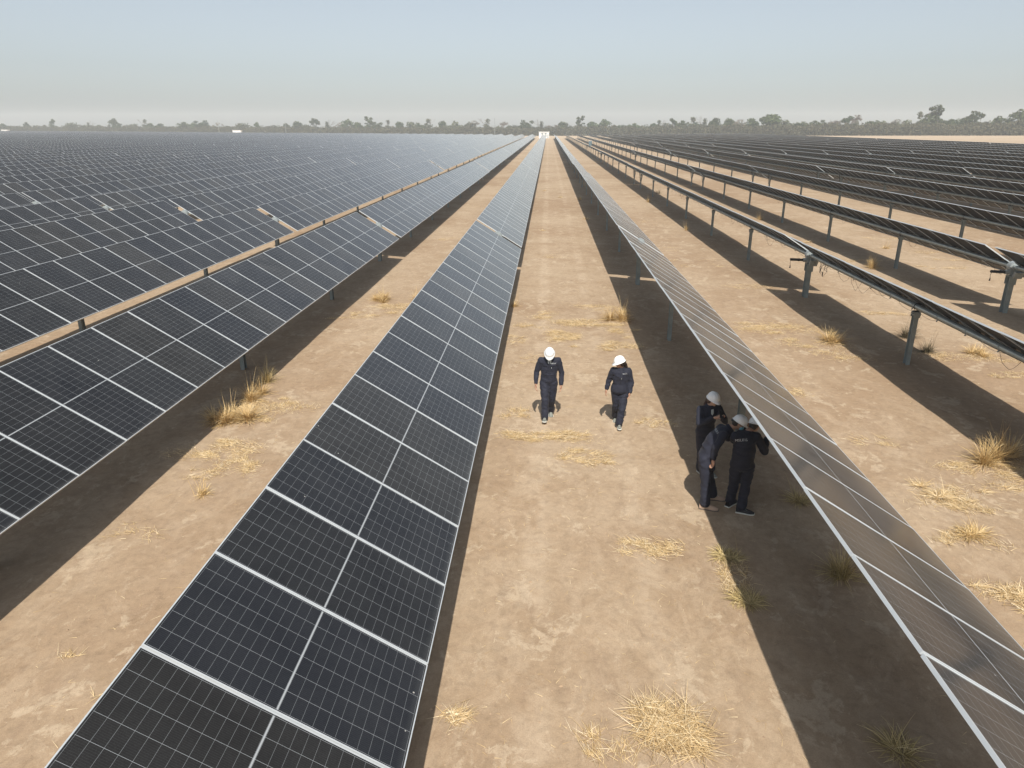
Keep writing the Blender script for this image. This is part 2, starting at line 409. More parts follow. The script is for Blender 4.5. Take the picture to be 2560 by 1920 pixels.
def bearing_mesh():
    mb = MB()
    mb.box(-.085, .085, -.095, -.087, 1.33, 1.49); mb.box(-.085, .085, .087, .095, 1.33, 1.49)
    mb.box(-.10, .10, -.075, .075, 1.461, 1.475)
    pts = [(math.cos(a) * .1, 0, AXZ + math.sin(a) * .1) for a in np.linspace(-math.pi * .75, math.pi * .75 + math.pi, 2)]
    ring = [(math.cos(a) * .092, 0, AXZ + math.sin(a) * .086) for a in np.linspace(R(-60), R(240), 16)]
    mb.tube(ring, .011, 6, 1)
    mb.box(-.07, .07, -.03, .03, 1.476, 1.515, 1)
    for sx in (-.075, .075): mb.box(sx - .012, sx + .012, -.105, .105, 1.40, 1.424)
    return mb.mesh('bearing', [M['steel'], M['black']])
def drive_mesh():
    mb = MB()
    mb.tube([(0, -.10, AXZ), (0, .10, AXZ)], .19, 16); mb.tube([(0, -.15, AXZ), (0, .15, AXZ)], .12, 12)
    mb.box(-.14, .14, -.09, .09, AXZ - .30, AXZ - .10)
    mb.tube([(-.26, 0, AXZ - .19), (.20, 0, AXZ - .19)], .075, 10)
    return mb.mesh('slew_drive', M['cast'])
def motor_mesh():
    mb = MB(); mb.tube([(-.27, 0, AXZ - .19), (-.74, 0, AXZ - .17)], .05, 12)
    mb.tube([(-.40, 0, AXZ - .185), (-.43, 0, AXZ - .183)], .062, 12)
    mb.tube([(-.70, 0, AXZ - .2), (-.72, .02, AXZ - .30), (-.71, .0, AXZ - .42)], .008, 5)
    mb.tube([(-.715, 0, AXZ - .40), (-.715, 0, AXZ - .50)], [.014, .028], 6)
    return mb.mesh('motor', M['black'])
def control_mesh():
    mb = MB(); Mx = Matrix.Translation((.06, -.22, AXZ - .24)) @ Matrix.Rotation(R(25), 4, 'X')
    mb.box(-.13, .13, -.06, .06, -.11, .11, 0, Mx); mb.box(-.15, .15, -.075, -.061, -.125, .125, 0, Mx)
    for k in (-.06, 0, .06): mb.box(k - .006, k + .006, -.085, -.076, -.11, .11, 0, Mx)
    return mb.mesh('control_box', M['cast'])
def mpost_mesh():
    mb = MB(); hx, hy, t = .08, .115, .012
    mb.box(-hx, hx, -hy, -hy + t, -1.2, 1.28); mb.box(-hx, hx, hy - t, hy, -1.2, 1.28); mb.box(-t / 2, t / 2, -hy + t, hy - t, -1.2, 1.28)
    mb.box(-.13, .13, -.14, .14, 1.281, 1.30)
    for s in (-1, 1): mb.box(-.12, .12, s * .128 - .008, s * .128 + .008, 1.0, 1.28)
    return mb.mesh('drive_post', M['post'])
def damper_mesh():
    mb = MB()
    for s in (-1, 1):
        p0 = RT @ Vector((s * .22, 0, 0)); mb.tube([(p0.x, .12, AXZ + p0.z), (s * .06, .12, .75)], [.03, .02], 8)
    return mb.mesh('damper', M['black'])
def cable_mesh(seed, y0, y1, every=1.32):
    """module leads strapped under the tube, sagging in small loops"""
    rr = random.Random(seed); mb = MB(); y = y0
    while y < y1:
        ln = rr.uniform(.5, 1.25); dep = rr.choice([.05, .07, .1, .1, .16, .24, .34]); n = 7; x = rr.uniform(-.05, .09)
        pts = []
        for k in range(n + 1):
            t = k / n; pts.append((x + rr.uniform(-.02, .02), y + ln * t, AXZ - .09 - dep * 4 * t * (1 - t) * rr.uniform(.85, 1.1)))
        mb.tube(pts, .004, 4); y += rr.uniform(.35, 1.5)
    mb.tube([(.05, y0, AXZ - .095), (.05, y1, AXZ - .095)], .02, 5)
    return mb.mesh('cable', M['black'])
TUBE = tube_mesh(-57.3, 57.3); CLAMPS = clamps_mesh(-58, 58)
POST, BEAR, DRIVE, MOTOR, CTRL, MPOST, DAMP = post_mesh(), bearing_mesh(), drive_mesh(), motor_mesh(), control_mesh(), mpost_mesh(), damper_mesh()
def far_posts():
    mb = MB()
    for y in POSTS_F + POSTS_N: mb.box(-.06, .06, y - .085, y + .085, -1.2, 1.5)
    mb.box(-.08, .08, -.11, .11, -1.2, 1.3)
    mb.box(-.7, .2, -.05, .05, AXZ - .24, AXZ - .14)
    return mb.mesh('post', M['post'])
FPOST = far_posts()
FULL = [joined_panels([(i, s) for s in (-1, 1) for i in range(NM)]) for _ in range(2)]

ORD = ['zeroth', 'first', 'second', 'third', 'fourth', 'fifth', 'sixth', 'seventh', 'eighth', 'ninth', 'tenth', 'eleventh', 'twelfth', 'thirteenth', 'fourteenth', 'fifteenth',
       'sixteenth', 'seventeenth', 'eighteenth', 'nineteenth', 'twentieth']
def in_view(x, y, z, m=260):
    p = project(x, y, z); return p is not None and -m < p[0] < 2560 + m and -200 < p[1] < 1920 + m * 1.6
n_panels = 0; seen = {}
def tracker(side, row, n):
    global n_panels
    if side < 0: x = -2.2 - 6.02 * row; ym = 32.47 + 2.45 * row + 114.4 * n
    else: x = 3.86 + 6.2 * row; ym = 29.92 - 2.2 * row + 114.4 * n
    dz = 0.0
    if side > 0 and row == 0 and n == 0: dz = .10
    if side < 0 and row > 0: dz = .06
    za, zb = float(terrain(np.float64(x), np.float64(ym - 57))), float(terrain(np.float64(x), np.float64(ym + 57)))
    sl = math.atan2(zb - za, 114); z0 = (za + zb) / 2 + dz + rng.normal(0, .03) * (n > 0 or row > 1)
    vis = any(in_view(x, ym + t, z0 + 1.5) for t in np.linspace(-57, 57, 39))
    if not vis: return
    tab = n + 1 if ym - 57 < abs(x) * 1.2 + 8 or True else n
    seen[(side, row)] = seen.get((side, row), 0) + 1
    if row < 20:
        lab = f"tilted solar panel table, {ORD[row + 1]} row {'left' if side < 0 else 'right'} of the workers' lane, {ORD[seen[(side, row)]]} table from camera"
        grp = 'solar panel tables left of the lane' if side < 0 else 'solar panel tables right of the lane'
    else:
        grp = 'distant solar panel tables ' + ('on the left' if side < 0 else 'on the right')
        lab = 'distant solar panel table among the close-packed far rows ' + ('left' if side < 0 else 'right') + " of the workers' lane"
    root = empty('solar_tracker', (x, ym, z0), lab, 'solar tracker', grp); root.rotation_euler = (sl, 0 if n < 1 and row < 3 else rng.normal(0, .007), 0)
    near = []; rest = []
    for s in (-1, 1):
        for i in range(NM):
            p = panel_pos(i, s); wx, wy, wz = x + p.x, ym + p.y, z0 + p.z
            if wy < -9 or wy < abs(x) * .95 - 12: continue
            pr = project(wx, wy, wz)
            if pr and pr[2] < 88 and -60 < pr[0] < 2620 and pr[1] < 2080: near.append((i, s))
            else: rest.append((i, s))
    full = not near and len(rest) == 2 * NM
    for i, s in near:
        pa = link('panel', PANEL, root, panel_pos(i, s) + Vector((0, rng.normal(0, .0015), rng.normal(0, .0015))), (rng.normal(0, .0012), R(TILT) + rng.normal(0, .0025), 0)); link('frame', FRAME, pa); n_panels += 1
    if rest:
        if full: o = link('panel_field', FULL[(row + n) % 2], root)
        else: o = link('panel_field', joined_panels(rest), root)
        o['kind'] = 'stuff'
    dist = math.hypot(x, max(0, ym - 57) if ym - 57 > 0 else 0)
    y0 = max(-57.3, -11 - ym) if ym - 57 < -11 else -57.3
    if abs(x) > 30: y0 = max(y0, abs(x) * .95 - 12 - ym)
    if y0 > -57.3: link('torque_tube', tube_mesh(y0, 57.3), root)
    else: link('torque_tube', TUBE, root)
    if near:
        o = link('module_clamp', clamps_mesh(max(y0, -58), 58 if ym + 57 < 95 else 90 - ym), root); o['kind'] = 'stuff'
        for yy in POSTS_N + POSTS_F:
            wy = ym + yy
            if wy < -4 or wy < abs(x) * .9 - 6: continue
            po = link('post', POST, root, (0, yy, 0)); link('bearing', BEAR, po)
            if abs(yy) > 50: link('damper', DAMP, root, (0, yy, 0))
        mp_ = link('drive_post', MPOST, root); sd = link('slew_drive', DRIVE, root); link('motor', MOTOR, sd, rot=(0, 0, math.pi / 2 if side < 0 or row == 0 else 0)); link('control_box', CTRL, sd)
        if side > 0 and 0 < row < 5:
            o = link('cable', cable_mesh(row, max(y0, 4 - ym), min(57, 60 - ym)), root); o['kind'] = 'stuff'
            mb = MB(); rr = random.Random(row)
            for k in range(5):
                yb = -1.0 - .12 * k; dp = rr.uniform(.25, .62)
                mb.tube([(.02, yb, AXZ - .08), (rr.uniform(-.1, .1), yb - .05, AXZ - .08 - dp * .6), (rr.uniform(-.1, .1), yb - .16, AXZ - dp), (rr.uniform(-.1, .1), yb - .28, AXZ - dp * .7), (.02, yb - .4, AXZ - .08)], .006, 4)
            for k in range(2): mb.tube([(.03 * k, -1.15 - .2 * k, AXZ - .3 - .1 * k), (.03 * k, -1.17 - .2 * k, AXZ - .46 - .1 * k)], [.02, .012], 6)
            mb.build('connector_lead', M['black'], root)
    else:
        o = link('post', FPOST, root); o['kind'] = 'stuff'
for row in range(0, 82):
    for n in range(-1, 4): tracker(-1, row, n)
for row in range(0, 16):
    for n in range(0, 4): tracker(1, row, n)
print('individual panels', n_panels)

# ------------------------------------------------------------------ haze
def build_haze():
    mb = MB(); mb.box(-1500, 1500, -350, 1500, -1.0, 34)
    me = mb.mesh('haze', []); o = link('haze', me)
    me.materials.clear()
    m = bpy.data.materials.new('haze'); m.use_nodes = True; nt = m.node_tree; nt.nodes.clear()
    out = nt.nodes.new('ShaderNodeOutputMaterial'); v = nt.nodes.new('ShaderNodeVolumePrincipled')
    v.inputs['Density'].default_value = .00048; v.inputs['Color'].default_value = (.90, .96, 1.0, 1); v.inputs['Anisotropy'].default_value = -.1
    nt.links.new(v.outputs[0], out.inputs['Volume']); me.materials.append(m); m.cycles.homogeneous_volume = True if hasattr(m.cycles, 'homogeneous_volume') else None
    tag(o, kind='stuff')
HAZE = True
if HAZE: build_haze()
# ------------------------------------------------------------------ trees beyond the field
def leaf_cloud(mb, c, r, n, size, mi, rr, flat=.75):
    V = []; Fc = []
    for _ in range(n):
        while True:
            p = Vector((rr.uniform(-1, 1), rr.uniform(-1, 1), rr.uniform(-1, 1)))
            if .25 < p.length < 1: break
        k = .72 + .28 * (p.length)
        q = Vector((p.x * r[0], p.y * r[1], p.z * r[2])) * k + Vector(c)
        s = 1.45 * size * rr.uniform(.6, 1.4)
        a = Vector((rr.gauss(0, 1), rr.gauss(0, 1), rr.gauss(0, 1) * flat)).normalized(); b = a.orthogonal().normalized()
        b = (Matrix.Rotation(rr.uniform(0, 6.28), 3, a) @ b); d = a.cross(b)
        mb.add([q + b * s, q + d * s * .6, q - b * s, q - d * s * .6], [(0, 1, 2, 3)], mi)
def branch(mb, p, d, ln, r, depth, rr, tips, mi=0):
    e = p + d * ln; m = p + d * ln * .5 + Vector((rr.gauss(0, 1), rr.gauss(0, 1), 0)) * ln * .06
    mb.tube([p, m, e], [r, r * .8, r * .55], 5, mi, cap=False)
    if depth == 0: tips.append(e); return
    for k in range(rr.choice([2, 3, 3])):
        ax = Vector((rr.gauss(0, 1), rr.gauss(0, 1), rr.gauss(0, .3))).normalized()
        nd = (d + ax * rr.uniform(.5, .95)).normalized(); nd.z = max(nd.z, -.05)
        branch(mb, e, nd.normalized(), ln * rr.uniform(.55, .8), r * .55, depth - 1, rr, tips, mi)
def tree_proto(seed, kind):
    """unit: about 10 m tall; returns (trunk mesh, crown mesh)"""
    rr = random.Random(seed); tr = MB(); cr = MB(); tips = []
    if kind == 'round':
        branch(tr, Vector((0, 0, -1)), Vector((rr.gauss(0, .06), rr.gauss(0, .06), 1)).normalized(), 3.6, .24, 2, rr, tips)
        for t in tips: leaf_cloud(cr, (t.x * .9, t.y * .9, min(t.z, 8.2)), (1.7, 1.7, 1.2), 60, .30, 0, rr)
        for k in range(9):
            a = rr.uniform(0, 6.28); q = rr.uniform(0, 2.4); leaf_cloud(cr, (math.cos(a) * q, math.sin(a) * q, rr.uniform(4.2, 8.3) - q * .4), (1.7, 1.7, 1.25), 65, .30, 0, rr)
    elif kind == 'wide':
        branch(tr, Vector((0, 0, -1)), Vector((0, 0, 1)), 3.4, .28, 2, rr, tips)
        for k in range(16):
            a = rr.uniform(0, 6.28); q = rr.uniform(0, 4.6); leaf_cloud(cr, (math.cos(a) * q, math.sin(a) * q, rr.uniform(5.0, 8.6) - q * .42), (1.6, 1.6, .9), 52, .30, 0, rr)
    elif kind == 'tall':
        branch(tr, Vector((0, 0, -1)), Vector((rr.gauss(0, .08), rr.gauss(0, .08), 1)).normalized(), 4.8, .24, 3, rr, tips)
        for k in range(15):
            q = rr.uniform(.2, 2.1); a = rr.uniform(0, 6.28); leaf_cloud(cr, (math.cos(a) * q, math.sin(a) * q, rr.uniform(2.6, 9.2)), (1.25, 1.25, .9), 36, .27, 0, rr)
    elif kind == 'gappy':
        branch(tr, Vector((0, 0, -1)), Vector((.05, 0, 1)).normalized(), 4.4, .26, 2, rr, tips)
        for t in tips + tips[:3]: leaf_cloud(cr, (t.x * 1.15, t.y * 1.15, t.z + .7 + rr.uniform(-.5, .6)), (1.25, 1.25, .65), 48, .26, 0, rr)
        leaf_cloud(cr, (0, 0, 9.0), (1.5, 1.3, .9), 90, .26, 0, rr)
        for k in range(9):
            q = rr.uniform(.5, 3.2); a = rr.uniform(0, 6.28); leaf_cloud(cr, (math.cos(a) * q, math.sin(a) * q, rr.uniform(3.4, 7.6)), (1.2, 1.2, .7), 34, .26, 0, rr)
    elif kind == 'bare':
        branch(tr, Vector((0, 0, -1)), Vector((0, 0, 1)), 3.2, .17, 4, rr, tips)
        for t in tips:
            for _ in range(5):
                d = Vector((rr.gauss(0, 1), rr.gauss(0, 1), abs(rr.gauss(.6, .6)))).normalized()
                tr.tube([t, t + d * rr.uniform(.5, 1.1)], [.035, .015], 3, 0, cap=False)
        for t in tips[::2]: leaf_cloud(cr, (t.x, t.y, t.z), (.8, .8, .5), 10, .17, 0, rr)
    else:  # bush
        for k in range(5):
            d = Vector((rr.gauss(0, .6), rr.gauss(0, .6), 1)).normalized(); tr.tube([(0, 0, -.6), d * 2.6], [.08, .03], 4, 0, cap=False)
        for k in range(11):
            a = rr.uniform(0, 6.28); q = rr.uniform(0, 3.4); leaf_cloud(cr, (math.cos(a) * q, math.sin(a) * q, rr.uniform(1.0, 5.2) - q * .35), (1.7, 1.7, 1.3), 55, .30, 0, rr)
    lm = {'round': 'leafA', 'wide': 'leafA', 'tall': 'leafB', 'gappy': 'leafA', 'bare': 'twig', 'bush': 'leafB'}[kind]
    tm = 'twig' if kind == 'bare' else 'bark'
    return tr.mesh('trunk', M[tm]), cr.mesh('crown', M[lm])
PROTO = {k: [tree_proto(10 * i + j, k) for j in range(3)] for i, k in enumerate(['round', 'wide', 'tall', 'gappy', 'bare', 'bush'])}
HT = {'round': 9.6, 'wide': 9.3, 'tall': 10.0, 'gappy': 10.0, 'bare': 9.0, 'bush': 6.0}
def line_y(px): return float(np.interp(px, [-400, 0, 700, 1280, 1700, 2100, 2560, 2900], [720, 700, 640, 580, 520, 455, 415, 380]))
def zone(px):
    return ['behind the far left rows', 'left of the small white building', 'right of the small white building', 'behind the lane end', 'behind the middle right rows', 'beyond the dry field on the right'][int(np.digitize(px, [300, 590, 1150, 1500, 1950]))]
def tree(px, top, kind, sc=1.0, lab=None, group=None, back=0, wide=1.0, cat='tree'):
    Y = line_y(px) + back; g0 = at(px, 340, 0); x = (g0.x / g0.y) * Y; z = float(terrain(np.float64(x), np.float64(Y)))
    h = top if top < 60 else None
    if h is None:
        q = project(x, Y, z); h = max(3.0, (q[1] - top) / F * q[2])
    s = h / HT[kind]; j = rng.integers(0, 3); tm, cm = PROTO[kind][j]
    if group: lab = lab.split(' in the distant')[0].split(' rising from')[0].split(' among the')[0].split(' standing above')[0] + ' ' + zone(px); group = group + ', ' + zone(px)
    root = empty({'bare': 'bare_tree', 'bush': 'bush'}.get(kind, 'tree'), (x, Y, z), lab, cat, group)
    root.scale = (s * wide, s * wide, s); root.rotation_euler = (0, 0, rng.uniform(0, 6.28))
    link('trunk', tm, root); link('crown', cm, root); return root
named = [(12, 307, 'round'), (72, 307, 'wide'), (139, 299, 'gappy'), (183, 305, 'bush'), (228, 305, 'tall'), (292, 298, 'wide'), (336, 305, 'bush'), (367, 300, 'tall'), (380, 305, 'round'), (404, 306, 'round'),
 (463, 303, 'wide'), (489, 305, 'round'), (508, 299, 'wide'), (548, 303, 'bare'), (607, 306, 'bush'), (646, 307, 'wide'), (718, 305, 'round'), (747, 301, 'round'), (793, 299, 'gappy'), (822, 303, 'tall'), (853, 303, 'bare'),
 (871, 299, 'wide'), (895, 302, 'round'), (919, 297, 'gappy'), (945, 303, 'wide'), (973, 302, 'tall'), (1000, 302, 'round'), (1030, 306, 'bush'), (1054, 305, 'wide'), (1071, 299, 'tall'), (1107, 300, 'round'), (1140, 305, 'bush'), (1175, 306, 'wide'),
 (1188, 297, 'bare'), (1219, 299, 'tall'), (1256, 296, 'bare'), (1285, 308, 'bush'), (1316, 298, 'wide'), (1351, 302, 'tall'), (1382, 305, 'bare'), (1407, 302, 'round'), (1454, 296, 'gappy'), (1480, 303, 'round'), (1508, 300, 'wide'),
 (1530, 310, 'bush'), (1584, 306, 'wide'), (1631, 306, 'round'), (1646, 302, 'tall'), (1676, 298, 'gappy'), (1705, 299, 'wide'), (1731, 295, 'tall'), (1756, 295, 'tall'), (1785, 290, 'round'), (1821, 293, 'round'), (1850, 294, 'bare'), (1876, 291, 'round'),
 (1915, 289, 'gappy'), (1930, 284, 'round'), (1957, 302, 'bush'), (1992, 304, 'round'), (2012, 302, 'wide'), (2044, 298, 'wide'), (2085, 292, 'bare'), (2120, 293, 'gappy'), (2143, 281, 'bare'), (2169, 299, 'round'), (2203, 308, 'bush'), (2238, 293, 'bare'),
 (2262, 302, 'bush'), (2292, 282, 'tall'), (2312, 293, 'wide'), (2339, 273, 'gappy'), (2370, 296, 'round'), (2406, 293, 'wide'), (2433, 282, 'gappy'), (2488, 292, 'wide'), (2515, 300, 'bush'), (2542, 276, 'wide'), (2600, 280, 'round'), (2680, 285, 'gappy'), (-60, 303, 'wide')]
TL = {'round': 'dense rounded green tree rising from the scrub line', 'wide': 'broad spreading olive green tree in the distant tree line', 'tall': 'slim upright grey-green tree in the distant tree line',
      'gappy': 'open-crowned tree with layered tufts standing above the scrub line', 'bare': 'leafless grey tree with fine twigs in the distant tree line', 'bush': 'low bushy grey-green tree among the distant scrub'}
special = {(2339, 273): 'tallest open-crowned tree standing clear above the scrub, far right beyond the dry field', (2542, 276): 'big spreading tree at the far right end of the tree line',
           (1930, 284): 'tall dense dark tree above the middle of the right-hand rows', (2292, 282): 'slim tall tree just left of the tallest tree on the right', (2370, 296): 'dark rounded tree just right of the tallest open-crowned tree',
           (1316, 298): 'broad rounded tree just left above the white field building at the lane end', (1454, 296): 'open-crowned tree rising right of the lane end', (1785, 290): 'large dense tree standing above the far right-hand rows',
           (747, 301): 'dark rounded tree right of the thin mast on the left', (292, 298): 'broad domed tree highest among the left end of the tree line', (2143, 281): 'tall bare tree with wispy twigs above the right-hand scrub',
           (1107, 300): 'dark rounded tree left of the mast near the lane end'}
for px, top, k in named:
    tree(px, top, k, lab=special.get((px, top), TL[k]), group=None if (px, top) in special else 'trees in the distant tree line, ' + k, wide=rng.uniform(.85, 1.15))
for i in range(250):
    px = -150 + 2860 * (i + rng.random()) / 250; k = rng.choice(['round', 'wide', 'tall', 'bush', 'bare', 'bush', 'bush', 'wide'])
    bb = np.interp(px, [0, 1300, 1800, 2560], [6.4, 7.0, 7.0, 7.2])
    tree(px, float(bb * rng.uniform(.78, 1.25)), k, lab=TL[k], group='trees in the distant tree line, ' + k, back=rng.uniform(-6, 60), wide=rng.uniform(1.0, 1.5))
# the thorn scrub under and between the trees reads as one mass
def scrub():
    n = 130000; V = np.zeros((n, 4, 3)); px = rng.uniform(-250, 2760, n); back = rng.uniform(-12, 45, n) * rng.random(n)
    for i in range(n):
        Y = line_y(px[i]) - 8 + back[i]; g0x = (px[i] - 1371) / F / 1.0
        x = g0x * 1.06 * Y * 0 + float(np.interp(px[i], DXP, DX)) * Y
        z = terrain_s(x, Y); clump = .95 + .38 * noise.noise(Vector((x * .07, Y * .07, 2))) + .28 * noise.noise(Vector((x * .25, Y * .2, 5)))
        hz = (rng.random() ** .8) * 6.0 * max(.25, clump); s = rng.uniform(.34, .72)
        a = rng.normal(size=3); a /= np.linalg.norm(a); b = np.cross(a, rng.normal(size=3)); b /= np.linalg.norm(b); c = np.cross(a, b)
        q = np.array([x, Y, z + hz]); V[i] = [q + b * s, q + c * s * .6, q - b * s, q - c * s * .6]
    me = bpy.data.meshes.new('scrub'); me.from_pydata(V.reshape(-1, 3).tolist(), [], np.arange(n * 4).reshape(n, 4).tolist()); me.materials.append(M['scrub'])
    tag(link('scrub', me), kind='stuff')
def terrain_s(x, y):
    x = 450 * math.tanh(x / 450); y = min(y, 600)
    t = .0025 * y + (.009 * x if x > 0 else 6.7e-6 * x * x) - .24
    return t if t > 1 else .07 * math.log1p(math.exp(min(t, 1.5) / .07))
DXP = [-295 + 10 * k for k in range(310)]
DX = [(lambda g: g.x / g.y)(at(-300 + 10 * k + 5, 340, 0)) for k in range(310)]
scrub()

# ------------------------------------------------------------------ small buildings, masts, cabinet
def ground_at_px(px, Y):
    g0 = at(px, 340, 0); x = g0.x / g0.y * Y; return x, terrain_s(x, Y)
def field_building(px, Y, wd, dp, h, lab, windows=True):
    x, z = ground_at_px(px, Y); root = empty('field_building', (x, Y, z), lab, 'building')
    mb = MB(); a, b = wd / 2, dp / 2
    mb.box(-a, a, -b, b, -.4, h - .25); mb.build('wall', M['white'], root)
    mb = MB(); mb.box(-a - .2, a + .2, -b - .2, b + .2, h - .25 + .002, h); mb.build('roof', M['white'], root)
    if windows:
        for i in (-.95, .95):
            for j in (h * .34, h * .68):
                mb = MB(); mb.box(i - .62, i + .62, -b - .06, -b - .003, j - .42, j + .42); f = mb.build('ventilation_window', M['steel'], root)
                mb = MB()
                for k in range(5): mb.box(i - .55, i + .55, -b - .10, -b - .062, j - .36 + k * .16, j - .28 + k * .16)
                o = mb.build('louvre', M['post'], f)
    mb = MB(); mb.box(a - 1.0, a - .35, -b - .05, -b - .003, -.3, 2.1); mb.build('door', M['cast'], root)
field_building(1360, 447, 6.0, 3.0, 3.6, 'white block building with four louvred openings at the far end of the lane')
field_building(595, 560, 6.2, 3.0, 3.6, 'small white building at the far edge of the left-hand rows, left of the mast', False)
field_building(17, 640, 5.6, 3.0, 3.2, 'small white building at the far left edge of the field', False)
def mast(px, Y, topy, lab):
    x, z = ground_at_px(px, Y); q = project(x, Y, z); h = (q[1] - topy) / F * q[2]
    root = empty('camera_mast', (x, Y, z), lab, 'mast')
    mb = MB(); mb.tube([(0, 0, -.5), (0, 0, h)], [.16, .09], 8); mb.build('pole', M['cast'], root)
    mb = MB(); mb.box(-.5, .5, -.12, .12, h - .35, h - .15); mb.build('crossarm', M['cast'], root)
mast(1237, 455, 299, 'thin pale mast left of the white building at the lane end')
mast(716, 560, 306, 'thin mast rising from the left-hand rows, right of the small white building')
mast(549, 575, 304, 'thin mast left of the small white building behind the left-hand rows')
x, y = 14.6, 262.0; z = terrain_s(x, y)
root = empty('equipment_cabinet', (x, y, z), 'dark blue-grey equipment cabinet standing between far rows right of the lane', 'cabinet')
M['teal'] = simple('blue_grey_enamel', (.10, .16, .19), .45)
mb = MB(); mb.box(-.5, .5, -.4, .4, .12, 1.6); mb.build('housing', M['teal'], root)
mb = MB(); mb.box(-.56, .56, -.46, .46, 1.602, 1.68); mb.build('cap', M['white'], root)
mb = MB(); mb.box(-.45, .45, -.35, .35, -.2, .118); mb.build('plinth', M['cast'], root)
mb = MB(); mb.box(-.42, .42, -.43, -.403, .2, 1.5); d = mb.build('door', M['teal'], root)
mb = MB(); mb.box(.3, .34, -.46, -.431, .8, .95); mb.build('handle', M['black'], d)

# ------------------------------------------------------------------ dry grass and straw
def blade(V, Fc, p, az, el0, ln, wd, bend, n=3):
    """thin ribbon, starts at elevation el0 and bends over"""
    b = len(V); d = Vector((math.cos(az), math.sin(az), 0)); sd = Vector((-math.sin(az), math.cos(az), 0)); q = Vector(p); el = el0
    tw = random.uniform(-.8, .8); sdt = (sd * math.cos(tw) + Vector((0, 0, 1)) * math.sin(tw))
    for k in range(n + 1):
        w_ = wd * (1 - .75 * k / n) * .5
        V.append(tuple(q - sdt * w_)); V.append(tuple(q + sdt * w_))
        q = q + (d * math.cos(el) + Vector((0, 0, 1)) * math.sin(el)) * ln / n; el -= bend / n
        if q.z < p[2] + .004 - .0: q.z = max(q.z, p[2] + .004)
    for k in range(n): Fc.append((b + 2 * k, b + 2 * k + 1, b + 2 * k + 3, b + 2 * k + 2))
def tuft(px, py, rad, n, ln, mat, lab, up=1.15, wd=.007, skirt=.35, stems=4, group=None, name='grass_tuft'):
    g = at(px, py, 0); V = []; Fc = []; sub = max(1, int(rad / .16))
    cs = [(random.gauss(0, rad * .45), random.gauss(0, rad * .45)) for _ in range(sub + 1)]; cs[0] = (0, 0)
    x0, y0 = g.x, g.y; z0 = gz(x0, y0)
    for i in range(n):
        c = random.choice(cs); r = abs(random.gauss(0, .055)); a = random.uniform(0, 6.28)
        p = (c[0] + r * math.cos(a), c[1] + r * math.sin(a), 0); p = (p[0], p[1], gz(x0 + p[0], y0 + p[1]) - z0)
        az = a + random.gauss(0, .5)
        if random.random() < skirt: blade(V, Fc, p, az, random.uniform(.1, .5), ln * random.uniform(.4, 1.0), wd, random.uniform(.2, .8))
        else: blade(V, Fc, p, az, up - abs(random.gauss(0, .32)), ln * random.uniform(.35, 1.0), wd, random.uniform(.1, 1.3), 4)
    for i in range(stems):
        blade(V, Fc, (random.gauss(0, .05), random.gauss(0, .05), 0), random.uniform(0, 6.28), random.uniform(1.1, 1.45), ln * random.uniform(1.3, 1.75), wd * .8, random.uniform(.1, .7), 5)
    me = bpy.data.meshes.new(name); me.from_pydata(V, [], Fc); me.materials.append(M[mat])
    return tag(link(name, me, None, (x0, y0, z0)), lab, 'dry grass', group)
STRAW = ([], [])
def litter(px, py, rx, ry, n, ln=.20, wd=.006, az0=None, hump=.022, out=None):
    n = int(n * 1.8)
    g = at(px, py, 0); V, Fc = out or STRAW; lob = [(random.uniform(-1, 1), random.uniform(-1, 1), random.uniform(.12, .75)) for _ in range(8)]
    ox, oy = (g.x, g.y) if out is not None else (0, 0)
    for i in range(n):
        l = random.choice(lob); x = g.x + rx * (l[0] + random.gauss(0, l[2] * .5)); y = g.y + ry * (l[1] + random.gauss(0, l[2] * .5))
        az = random.uniform(0, 6.28) if az0 is None or random.random() < .45 else az0 + random.gauss(0, .5)
        p = (x - ox, y - oy, gz(x, y) + .004 + random.random() ** 2 * hump)
        blade(V, Fc, p, az, random.uniform(-.1, .28), ln * random.uniform(.3, 1.1), wd, random.uniform(-.1, .5), 2)
